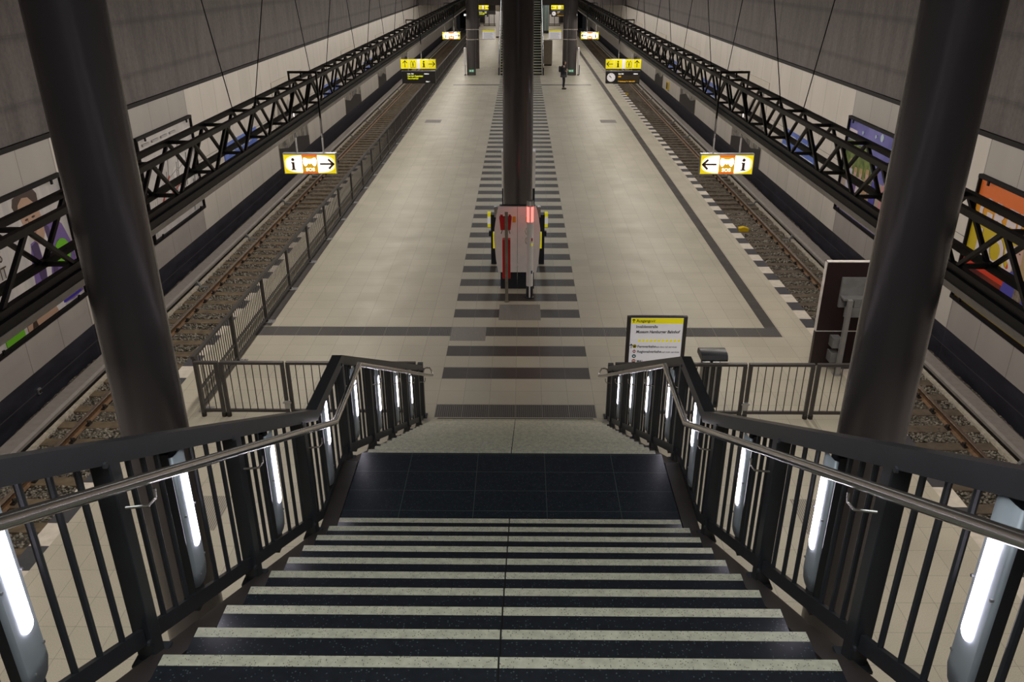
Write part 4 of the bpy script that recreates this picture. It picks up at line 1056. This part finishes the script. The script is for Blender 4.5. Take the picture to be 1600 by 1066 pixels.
# ------------------------------------------------------------------ person on the platform
def person():
    px, py = 2.76, 41.75
    t = thing('person', 'person in dark jacket and jeans standing on the platform, facing right', 'person', (px, py, 0))
    skin = flat('skin', (.42, .25, .18)); jacket = mat('jacket_dark', (.018, .02, .03), .8); jeans = mat('jeans_navy', (.016, .018, .03), .8); hair = flat('hair_black', (.012, .01, .01))
    coat = mat('coat_grey_hem', (.055, .053, .065), .8); bag = mat('backpack_black', (.014, .014, .02), .6); shoe = flat('shoe_black', (.012, .012, .014))
    def skinned(name, verts, edges, radii, m, parent, root=0, sub=1):
        me = bpy.data.meshes.new(name); me.from_pydata([(px + a, py + b, c) for a, b, c in verts], edges, [])
        o = bpy.data.objects.new(name, me); COL.objects.link(o); attach(o, parent); me.materials.append(m)
        sk = o.modifiers.new('skin', 'SKIN'); sk.use_smooth_shade = True
        for i, r in enumerate(radii):
            v = me.skin_vertices[0].data[i]; v.radius = r if isinstance(r, tuple) else (r, r); v.use_root = (i == root)
        s2 = o.modifiers.new('sub', 'SUBSURF'); s2.levels = sub; s2.render_levels = sub
        return o
    # facing +x; y is sideways
    V_ = [(0, 0, .92), (0, 0, 1.10), (.01, 0, 1.28), (.01, 0, 1.40), (.02, 0, 1.47), (.03, 0, 1.54), (.035, 0, 1.62),
          (-.01, -.09, .88), (.02, -.10, .50), (-.03, -.10, .08), (.10, -.10, .035),
          (.0, .09, .88), (.04, .09, .50), (.02, .09, .08), (.15, .09, .035),
          (.0, -.19, 1.36), (-.02, -.24, 1.08), (.16, -.20, 1.14), (.0, .19, 1.36), (-.02, .24, 1.08), (.17, .18, 1.10)]
    E_ = [(0, 1), (1, 2), (2, 3), (3, 4), (4, 5), (5, 6), (0, 7), (7, 8), (8, 9), (9, 10), (0, 11), (11, 12), (12, 13), (13, 14), (3, 15), (15, 16), (16, 17), (3, 18), (18, 19), (19, 20)]
    R_ = [(.13, .15), (.12, .14), (.12, .16), (.09, .13), .05, .075, .085, .09, .06, .042, .035, .09, .06, .042, .035, .06, .048, .035, .06, .048, .035]
    body = skinned('body', V_, E_, R_, skin, t, 0, 2)
    # head details, hair and clothes over the body
    mb = MB(); mb.lathe([(.02, 1.74), (.07, 1.73), (.10, 1.68), (.105, 1.60), (.095, 1.54), (.06, 1.50)][::-1], (px + .005, py), 16); h = mb.build('hair', hair, t)
    mb = MB(); mb.lathe([(.03, 1.50), (.06, 1.52), (.078, 1.58), (.08, 1.63), (.05, 1.67), (.02, 1.68)], (px + .055, py - .01), 16); f = mb.build('face', skin, t)
    for e in (-1, 1):
        mb = MB(); mb.lathe([(.002, 1.604), (.010, 1.612), (.002, 1.62)], (px + .128, py + e * .03 - .01), 8); attach(mb.build('eye', hair, None), f)
    mb = MB(); mb.prism([(px + .125, py - .022, 1.575), (px + .125, py + .002, 1.575), (px + .128, py - .01, 1.61)], (.022, 0, -.005)); attach(mb.build('nose', skin, None, smooth=False), f)
    mb = MB(); mb.box(px + .118, px + .13, py - .03, py + .01, 1.545, 1.555); attach(mb.build('mouth', flat('lips', (.3, .1, .09)), None, smooth=False), f)
    mb = MB(); mb.lathe([(.17, .80), (.20, .82), (.195, 1.0), (.175, 1.12), (.19, 1.3), (.15, 1.42), (.08, 1.47), (.075, 1.51)], (px, py), 20)
    j = mb.build('jacket', jacket, t)
    mb = MB(); mb.lathe([(.20, .74), (.215, .76), (.20, .86), (.198, .90)], (px, py), 20); mb.build('coat_hem', coat, t)
    for e in (-1, 1):
        q = -.19 if e < 0 else .19
        skinned('sleeve', [(0, q, 1.38), (-.02, e * .245, 1.08), (.13, e * .20, 1.125)], [(0, 1), (1, 2)], [.075, .062, .048], jacket, t)
        skinned('trouser_leg', [(0, e * .09, .80), (.03, e * .095, .50), (-.005, e * .095, .09)], [(0, 1), (1, 2)], [.112, .086, .066], jeans, t)
        mb = MB(); sx = px + (-.03 if e < 0 else .02); mb.prism([(sx - .07, py + e * .095 - .045, .002), (sx + .19, py + e * .095 - .045, .002), (sx + .19, py + e * .095 - .045, .05), (sx + .07, py + e * .095 - .045, .09), (sx - .07, py + e * .095 - .045, .10)], (0, .09, 0)); mb.build('shoe', shoe, t, smooth=False)
        # hand: palm and five fingers curled round the phone
        hx, hy, hz = .17, (-.19 if e < 0 else .18), (1.14 if e < 0 else 1.11)
        hv = [(hx, hy, hz), (hx + .05, hy * .8, hz + .015), (hx + .09, hy * .62, hz + .03)]; he = [(0, 1), (1, 2)]; hr = [.03, .034, .03]
        for k, (dz, L) in enumerate(((-.03, .045), (-.012, .055), (.006, .06), (.024, .055))):
            i = len(hv); hv += [(hx + .115, hy * .5, hz + .03 + dz), (hx + .115 + L * .5, hy * .3, hz + .03 + dz), (hx + .105, hy * .15, hz + .03 + dz)]; he += [(2, i), (i, i + 1), (i + 1, i + 2)]; hr += [.01, .009, .008]
        i = len(hv); hv += [(hx + .05, hy * .55, hz + .06), (hx + .085, hy * .35, hz + .075)]; he += [(1, i), (i, i + 1)]; hr += [.011, .009]
        skinned('hand', hv, he, hr, skin, t)
    mb = MB(); mb.box(px + .255, px + .275, py - .05, py + .04, 1.12, 1.26); o = mb.build('phone', flat('red_case', (.45, .03, .04)), None, smooth=False)
    loc = V((px + .265, py, 1.12)); tag(o, 'small red phone held by the standing person', 'phone')
    mb = MB(); mb.box(px - .32, px - .16, py - .13, py + .13, 1.04, 1.42); bp = mb.build('backpack', bag, None, smooth=False, bevel=.07); tag(bp, 'black backpack on the back of the standing person', 'backpack')
person()

# ------------------------------------------------------------------ posters and murals on the walls
def wallplane(s, off): return s * (WX - .03 - off)
class Board:
    """a flat framed picture on a side wall; local (y, z) as seen on the wall"""
    def __init__(b, s, name, label, cat, y0, y1, z0, z1, m, framed=True, group=None):
        b.s = s; b.y0, b.y1, b.z0, b.z1 = y0, y1, z0, z1; b.n = 0
        b.t = thing(name, label, cat, (s * WX, (y0 + y1) / 2, z0), group)
        mb = MB(); mb.box(s * (WX - .03), s * (WX - .0002), y0, y1, z0, z1); b.p = mb.build('sheet', m, b.t, smooth=False)
        if framed:
            for (a, c, d, e) in ((y0 - .06, y1 + .06, z1, z1 + .08), (y0 - .06, y1 + .06, z0 - .08, z0), (y0 - .045, y0, z0, z1), (y1, y1 + .045, z0, z1)):
                mb = MB(); mb.box(s * (WX - .10), s * (WX - .002), a, c, d, e); mb.build('frame', M['black'], b.t, smooth=False)
            for yy in (y0 + .4, y1 - .4):
                for zz in (z1 - .07, z0 - .01):
                    mb = MB(); mb.box(s * (WX - .13), s * (WX - .101), yy - .03, yy + .03, zz, zz + .09); mb.build('frame_clip', M['black'], b.t, smooth=False)
    def poly(b, pts, m, nm='shape'):
        b.n += 1; x = b.s * (WX - .03 - .0012 * b.n)
        pts = [(min(max(a, b.y0 + .004), b.y1 - .004), min(max(c, b.z0 + .004), b.z1 - .004)) for a, c in pts]
        mb = MB(); mb.prism([(b.s * (WX - .0302), a, c) for a, c in pts], (x - b.s * (WX - .0302), 0, 0)); attach(mb.build(nm, m, None, smooth=False), b.p)
    def oval(b, y, z, ry, rz, m, nm='shape', n=22, rot=0):
        pts = []
        for i in range(n):
            a = 2 * math.pi * i / n; u, v = ry * math.cos(a), rz * math.sin(a); pts.append((y + u * math.cos(rot) - v * math.sin(rot), z + u * math.sin(rot) + v * math.cos(rot)))
        b.poly(pts, m, nm)
    def text(b, body, size, y, z, m, sx=1, bold=0, nm='lettering', shear=0, tilt=0):
        b.n += 1; x = b.s * (WX - .034 - .0012 * b.n)
        d = V((0, 1, 0)) if b.s < 0 else V((0, -1, 0))
        u = V((0, 0, 1))
        if tilt: u2 = u * math.cos(tilt) - d * math.sin(tilt); d = d * math.cos(tilt) + u * math.sin(tilt); u = u2
        text(b.p, nm, body, size, (x, y, z), d, u, m, 'LEFT', sx, shear, bold)
def streak(name, a, b, sc=(1, 3, .3), scale=2.0):
    m, k = new(name, .35); p, x, y, z = k.pos(); f = k.rng(k.noise(k.stretch(p, sc), scale, 3), .35, .65, 0, 1); k.base(k.mix(f, a, b)); return m
def bw_mural(name, seed):
    m, k = new(name, .5); p, x, y, z = k.pos()
    sh = k.n('ShaderNodeVectorMath', operation='ADD'); k.l(p, sh.inputs[0]); sh.inputs[1].default_value = (0, seed * 3.7, seed * 1.3)
    v = sh.outputs[0]
    br = k.n('ShaderNodeTexBrick'); sw = k.n('ShaderNodeCombineXYZ'); sp = k.n('ShaderNodeSeparateXYZ'); k.l(v, sp.inputs[0]); k.l(sp.outputs[1], sw.inputs[0]); k.l(sp.outputs[2], sw.inputs[1]); k.l(sw.outputs[0], br.inputs['Vector'])
    br.inputs['Scale'].default_value = 1.6; br.inputs['Color1'].default_value = (.32, .30, .27, 1); br.inputs['Color2'].default_value = (.07, .065, .06, 1); br.inputs['Mortar'].default_value = (.16, .15, .14, 1); br.inputs['Mortar Size'].default_value = .03
    n = k.noise(k.stretch(v, (1, 1.6, .8)), .9, 5, .65); f = k.rng(n, .42, .58, 0, 1)
    c = k.mix(f, br.outputs['Color'], (.42, .39, .35))
    n2 = k.rng(k.noise(k.stretch(v, (1, 5, .4)), 2.2, 4), .35, .7, .35, 1.1)
    k.base(k.scalecol(c, n2)); return m
def posters():
    c = lambda n, col, r=.4: flat(n, col, r)
    # ---- left wall, nearest: man in a purple jacket
    B = Board(-1, 'billboard', 'large framed poster of a man in a purple jacket on the left wall', 'billboard', 1.36, 5.05, .33, 2.98, streak('poster_pale_grey', (.47, .44, .43), (.36, .345, .35)))
    pur, dpur, sk, hr, wh, gr = c('poster_purple', (.135, .085, .25)), c('poster_dark_purple', (.055, .035, .095)), c('poster_skin', (.36, .23, .165)), c('poster_hair', (.045, .026, .02)), c('poster_white', (.52, .49, .50)), c('poster_green', (.11, .36, .012))
    B.poly([(3.55, 1.95), (3.42, 1.5), (3.36, .95), (3.9, .42), (4.6, .36), (5.03, .4), (5.03, 1.3), (4.98, 1.6), (4.80, 2.02), (4.48, 2.25), (4.2, 2.25), (4.0, 2.0)], pur, 'jacket')
    B.poly([(3.80, 1.95), (4.12, 2.12), (4.20, 1.7), (4.02, 1.2), (3.9, .6), (3.75, .7), (3.86, 1.3)], wh, 'shirt')
    B.poly([(4.14, 2.2), (4.30, 2.1), (4.33, 1.5), (4.15, .6), (4.0, .5), (4.1, 1.2), (4.18, 1.7)], dpur, 'lapel'); B.poly([(3.55, 1.9), (3.78, 1.95), (3.84, 1.3), (3.7, .7), (3.6, 1.2)], dpur, 'lapel')
    B.poly([(3.37, 2.72), (3.46, 2.9), (3.7, 2.93), (3.98, 2.86), (4.08, 2.6), (4.15, 2.3), (4.12, 2.02), (3.97, 1.82), (3.84, 1.85), (3.6, 2.08), (3.48, 2.35)], sk, 'face')
    B.poly([(3.26, 2.78), (3.33, 2.93), (3.5, 2.972), (3.8, 2.97), (4.05, 2.965), (4.15, 2.85), (4.13, 2.62), (4.05, 2.5), (4.0, 2.68), (3.82, 2.85), (3.62, 2.88), (3.45, 2.78), (3.38, 2.62), (3.30, 2.68)], hr, 'hair')
    for y in (3.62, 3.86): B.oval(y, 2.44, .06, .022, hr, 'eye'); B.poly([(y - .09, 2.50), (y + .09, 2.53), (y + .09, 2.555), (y - .09, 2.525)], hr, 'eyebrow')
    B.poly([(3.66, 2.42), (3.64, 2.24), (3.74, 2.24)], c('poster_skin_dark', (.27, .16, .11)), 'nose'); B.poly([(3.64, 2.12), (3.86, 2.15), (3.80, 2.09), (3.70, 2.07)], c('poster_lip', (.30, .12, .1)), 'mouth')
    B.oval(4.58, 1.44, .30, .30, gr, 'green_dot'); B.text('jetzt', .17, 4.42, 1.42, wh, 1, .004)
    B.poly([(2.0, .345), (2.0, .57), (2.62, .56), (2.62, .345)], gr, 'green_field')
    B.poly([(2.75, .345), (2.75, .57), (3.2, .62), (3.5, .60), (3.9, .50), (3.95, .345)], sk, 'arm'); B.poly([(2.9, .345), (2.95, .55), (3.05, .57), (3.1, .345)], hr, 'watch')
    B.poly([(3.9, .345), (3.85, .47), (3.95, .6), (4.2, .62), (4.2, .345)], wh, 'cuff'); B.poly([(4.15, .42), (4.15, .62), (4.90, .62), (4.90, .42)], c('poster_blue', (.03, .02, .30)), 'blue_label')
    B.text('S', .34, 2.42, 1.93, hr, .8, 0); B.text('IT.', .34, 2.35, 1.60, hr, .8, 0)
    # ---- left wall: map
    B = Board(-1, 'billboard', 'framed pale city map poster on the left wall behind the truss', 'billboard', 8.9, 12.58, .30, 2.98, streak('map_paper', (.50, .48, .47), (.41, .39, .39), (1, 1, 1), 3))
    li, rd, wt = c('map_line', (.31, .295, .295)), c('map_red', (.42, .10, .07)), c('map_white', (.58, .56, .55))
    B.poly([(8.95, 2.5), (8.95, 2.6), (12.5, 2.75), (12.5, 2.62)], wt, 'river'); B.poly([(11.0, 1.2), (10.8, 1.75), (11.5, 2.15), (11.9, 1.9), (12.0, 1.25), (11.5, .95)], wt, 'district')
    for k in range(14):
        y = 9.05 + k * .25; z = .5 + (k * 37 % 11) * .12
        B.poly([(y, z), (y + .9, z + .22), (y + .9, z + .235), (y, z + .015)], li, 'street'); B.poly([(y + .1, z - .15), (y + .35, z + .75), (y + .365, z + .75), (y + .115, z - .15)], li, 'street')
    for a in (((10.6, 1.15), (11.1, 1.35)), ((11.1, 1.35), (11.5, 1.05)), ((9.6, .9), (10.5, 1.7))):
        (y0, z0), (y1, z1) = a; B.poly([(y0, z0), (y1, z1), (y1, z1 + .025), (y0, z0 + .025)], rd, 'route')
    B.oval(10.6, 1.2, .06, .06, rd, 'place_mark')
    for k in range(4): B.poly([(9.2 + .6 * k, 2.78), (9.6 + .6 * k, 2.78), (9.6 + .6 * k, 2.84), (9.2 + .6 * k, 2.84)], li, 'legend_block')
    # ---- blue station strips
    bl, bl2 = streak('strip_blue', (.075, .125, .43), (.12, .19, .52), (1, 1, 1), 3), c('strip_white', (.55, .58, .65))
    for s, side in ((-1, 'left'), (1, 'right')):
        for (y0, y1, where) in ((15.1, 18.7, 'nearest'), (30.1, 33.7, 'middle'), (41.5, 44.5, 'farthest')):
            B = Board(s, 'station_name_strip', '%s blue station name board on the %s wall' % (where, side), 'station name board', y0, y1, 1.02, 1.66, bl, False, 'blue station name boards')
            B.text('HAUPTBAHNHOF', .34, (y0 + .25) if s < 0 else (y1 - .25), 1.28, bl2, 1.0, .006)
            B.poly([(y0 + .1, 1.04), (y1 - .1, 1.04), (y1 - .1, 1.075), (y0 + .1, 1.075)], bl2, 'white_line')
    # ---- black and white murals
    k = 0; pale = c('mural_paper', (.50, .455, .40))
    for s, side in ((-1, 'left'), (1, 'right')):
        for (y0, y1, where) in ((21.3, 26.3, 'nearest'), (35.0, 39.8, 'middle'), (46.5, 50.0, 'third'), (58.5, 62.5, 'farthest')):
            k += 1
            B = Board(s, 'photo_mural', '%s black and white photo mural of a city on the %s wall' % (where, side), 'mural', y0, y1, -.5, 2.9, pale, False, 'black and white wall murals')
            bw = bw_mural('mural_%s_%s' % (where, side), k)
            w_ = y1 - y0
            B.poly([(y0, -.5), (y1, -.5), (y1, .9), (y0 + w_ * .8, 1.0), (y0 + w_ * .78, 1.5), (y0 + w_ * .55, 1.55), (y0 + w_ * .53, 1.0), (y0 + w_ * .3, 1.1), (y0, 1.2)], bw, 'city_photo')
            dk = c('mural_dark', (.035, .032, .032))
            B.poly([(y0, -.5), (y1, -.5), (y1, -.05), (y0 + (y1 - y0) * .6, .25), (y0 + (y1 - y0) * .3, .05), (y0, .3)], dk, 'dark_foreground')
            B.poly([(y0 + .2, .6), (y0 + .8, .6), (y0 + .75, 2.5), (y0 + .65, 2.65), (y0 + .5, 2.5), (y0 + .35, 1.3)], c('mural_grey', (.16, .15, .14)), 'tower')
            B.poly([(y0 + 1.6, .5), (y0 + 2.6, .5), (y0 + 2.6, 1.7), (y0 + 2.1, 2.0), (y0 + 1.6, 1.7)], c('mural_light', (.30, .28, .26)), 'building')
    # ---- right wall, nearest: orange and yellow
    B = Board(1, 'billboard', 'orange and yellow framed poster with large white letters on the right wall', 'billboard', 1.36, 5.05, .33, 2.98, c('poster_yellow', (.46, .34, .012)))
    org = c('poster_orange', (.58, .125, .02)); rd = c('poster_red', (.50, .035, .012)); dk = streak('poster_dark_red', (.07, .012, .012), (.18, .03, .012), (1, 1, 1), 1); wl = c('poster_letter', (.55, .48, .52))
    B.poly([(1.37, 2.48), (5.04, 2.48), (5.04, 2.975), (1.37, 2.975)], org, 'orange_field'); B.poly([(1.37, 2.30), (5.04, 2.30), (5.04, 2.48), (1.37, 2.48)], c('poster_amber', (.56, .24, .012)), 'amber_field')
    B.poly([(1.37, .34), (5.04, .34), (5.04, 1.16), (1.37, 1.16)], dk, 'dark_field')
    sky = [(5.04, 1.14), (5.04, 1.44), (4.85, 1.40), (4.7, 1.44), (4.6, 1.30), (4.5, 1.46), (4.45, 1.30), (4.3, 1.42), (4.15, 1.30), (4.05, 1.46), (3.9, 1.34), (3.75, 1.48), (3.7, 1.30), (3.5, 1.42), (3.42, 1.85), (3.40, 1.40), (3.2, 1.3), (1.37, 1.4), (1.37, 1.14)]
    B.poly(sky, rd, 'skyline')
    B.text('GREI', .78, 4.88, 2.10, wl, .98, .022); B.text('LOS', .84, 4.72, 1.42, wl, .98, .022)
    fa, ha, co = c('poster_face', (.44, .29, .25)), c('poster_blond', (.34, .23, .12)), c('poster_coat_blue', (.06, .055, .30))
    B.poly([(3.42, 1.5), (3.38, 1.95), (3.25, 2.16), (3.0, 2.16), (2.85, 1.9), (2.8, 1.4), (3.0, 1.2)], ha, 'hair'); B.poly([(3.36, 2.02), (3.22, 2.1), (3.06, 2.02), (3.02, 1.75), (3.12, 1.62), (3.25, 1.62), (3.34, 1.78)], fa, 'face')
    for y in (3.14, 3.27): B.oval(y, 1.92, .035, .014, hr, 'eye')
    B.poly([(3.16, 1.71), (3.26, 1.71), (3.21, 1.685)], rd, 'mouth')
    B.poly([(3.12, 1.62), (3.35, 1.45), (3.5, .95), (3.45, .36), (2.5, .36), (2.55, 1.1), (2.85, 1.5)], co, 'coat'); B.poly([(3.0, 1.5), (3.02, .36), (2.6, .36), (2.75, 1.3)], streak('poster_brown_fur', (.10, .075, .06), (.22, .18, .15), (1, 1, 1), 14), 'fur')
    for kk, (y0, y1, z) in enumerate(((4.6, 3.9, .98), (4.6, 3.75, .90))): B.poly([(y0, z), (y1, z), (y1, z - .05), (y0, z - .05)], wl, 'text_line')
    B.poly([(4.95, .95), (4.70, .95), (4.70, .80), (4.95, .80)], B and c('poster_logo_gold', (.5, .3, .02)), 'logo_block'); B.poly([(4.95, .76), (4.65, .76), (4.65, .70), (4.95, .70)], wl, 'text_line')
    # ---- right wall: summer scene
    B = Board(1, 'billboard', 'framed poster of people under a blue sky on the right wall', 'billboard', 8.9, 12.58, .30, 2.98, streak('poster_sky', (.085, .085, .30), (.16, .15, .42), (1, 1, 1), 1.5))
    gn, sd = streak('poster_trees', (.05, .09, .02), (.16, .2, .05), (1, 1, 1), 6), c('poster_sand', (.33, .27, .22))
    B.poly([(8.92, .32), (12.56, .32), (12.56, 1.55), (8.92, 1.7)], sd, 'ground'); B.poly([(12.56, 1.5), (12.56, 2.36), (12.2, 2.45), (11.7, 2.35), (11.2, 2.42), (10.8, 2.1), (10.4, 1.7), (10.4, 1.5)], gn, 'trees')
    B.poly([(12.54, 2.42), (12.54, 2.72), (11.95, 2.72), (11.95, 2.42)], wl, 'logo_panel')
    for (y, z, h, m) in ((12.0, .6, 1.3, c('p_white', (.42, .40, .50))), (11.6, .5, 1.2, c('p_purple', (.14, .08, .22))), (11.2, .5, 1.25, wl), (10.75, .5, 1.35, c('p_tan', (.33, .22, .13))), (10.2, .4, 1.55, co), (9.5, .4, 1.6, c('p_pink', (.45, .2, .22)))):
        B.poly([(y - .16, z), (y + .16, z), (y + .20, z + h * .5), (y + .15, z + h * .8), (y - .15, z + h * .8), (y - .20, z + h * .5)], m, 'figure'); B.oval(y, z + h * .8 + .12, .10, .14, fa, 'figure_head'); B.poly([(y - .12, z + h * .8 + .14), (y + .12, z + h * .8 + .14), (y + .09, z + h * .8 + .28), (y - .09, z + h * .8 + .28)], ha, 'figure_hair')
    for (y, z, r) in ((10.2, 2.84, .10), (10.6, 2.8, .05), (9.5, 2.6, .08), (11.5, 2.75, .05)): B.oval(y, z, r, r, c('p_balloon', (.38, .48, .55)), 'balloon')
posters()
# small fittings on the dark plinths
simple('wall_marker', 'small yellow round marker on the dark plinth of the right wall', 'marker', [('plate', M['yellow_box'], [(9.86, 9.895, .55, .75, -.80, -.66)]), ('stub', M['clip'], [(9.86, 9.895, .44, .549, -.78, -.74)])], (9.88, .65, -.75))
simple('wall_socket', 'small pale socket on the dark plinth of the left wall', 'socket', [('plate', M['frame_grey'], [(-9.895, -9.86, 2.55, 2.65, -.98, -.86)]), ('cap', M['clip'], [(-9.86, -9.84, 2.57, 2.63, -.95, -.89)])], (-9.88, 2.6, -.95))
simple('wall_box', 'yellow box on the right wall plinth far down the track', 'marker', [('case', M['yellow_box'], [(9.80, 9.895, 44.0, 44.5, -.35, .15)]), ('lid_rim', M['clip'], [(9.79, 9.799, 44.05, 44.45, -.3, .1)])], (9.85, 44.2, -.3))

flush_texts()

# ------------------------------------------------------------------ light
def area(name, loc, sx, sy, power, col, rot=(0, 0, 0), spread=math.pi):
    l = bpy.data.lights.new(name, 'AREA'); l.shape = 'RECTANGLE'; l.size = sx; l.size_y = sy; l.energy = power; l.color = col; l.spread = spread
    o = bpy.data.objects.new(name, l); COL.objects.link(o); o.location = loc; o.rotation_euler = rot; return o
WARM = (1.0, .915, .81)
for s in (-1, 1):
    for k in range(8):
        area('truss_tube_light', (s * 4.91, -4.3 + 10 * k, 3.768), .12, 9.9, 108, WARM)
        area('truss_side_light', (s * 5.33, -4.3 + 10 * k, 3.83), .10, 9.9, 120, WARM, (0, -s * math.pi / 2, 0))
for s in (-1, 1):
    area('low_hall_light', (s * 3.5, 82, 3.85), 1.5, 18, 200, WARM); area('low_hall_light', (s * 3.5, 101, 3.85), 1.5, 16, 180, WARM)
area('ceiling_light', (0, -11.5, ZC - .05), 3.0, 7, 150, (.92, .97, 1.0))
for y in (14, 28, 44, 58):
    area('ceiling_light', (0, y, ZC - .05), 1.2, 6, 110, (.92, .96, 1.0))
w = bpy.data.worlds.new('world'); SC.world = w; w.use_nodes = True
w.node_tree.nodes['Background'].inputs[0].default_value = (.02, .02, .022, 1); w.node_tree.nodes['Background'].inputs[1].default_value = .3

# ------------------------------------------------------------------ camera
cam = bpy.data.cameras.new('camera'); co = bpy.data.objects.new('camera', cam); COL.objects.link(co)
rt, up, fw = V((0.9999375, 0.0111218, -0.0011269)), V((-0.0036310, 0.4184776, 0.9082198)), V((-0.0105726, 0.9081590, -0.4184919))
loc = V((0.0841623, -12.0684159, 7.0212880))
co.matrix_world = Matrix(((rt.x, up.x, -fw.x, loc.x), (rt.y, up.y, -fw.y, loc.y), (rt.z, up.z, -fw.z, loc.z), (0, 0, 0, 1)))
cam.sensor_width = 36; cam.lens = 1263.176 / 1600 * 36; cam.clip_end = 300; cam.clip_start = .05
SC.camera = co
SC.view_settings.view_transform = 'Standard'; SC.view_settings.look = 'None'; SC.view_settings.gamma = 1; SC.view_settings.exposure = 0.22
SC.view_settings.use_curve_mapping = False
SC.cycles.use_denoising = True
SC.cycles.max_bounces = 6; SC.cycles.diffuse_bounces = 4; SC.cycles.glossy_bounces = 3
SC.cycles.sample_clamp_indirect = 6
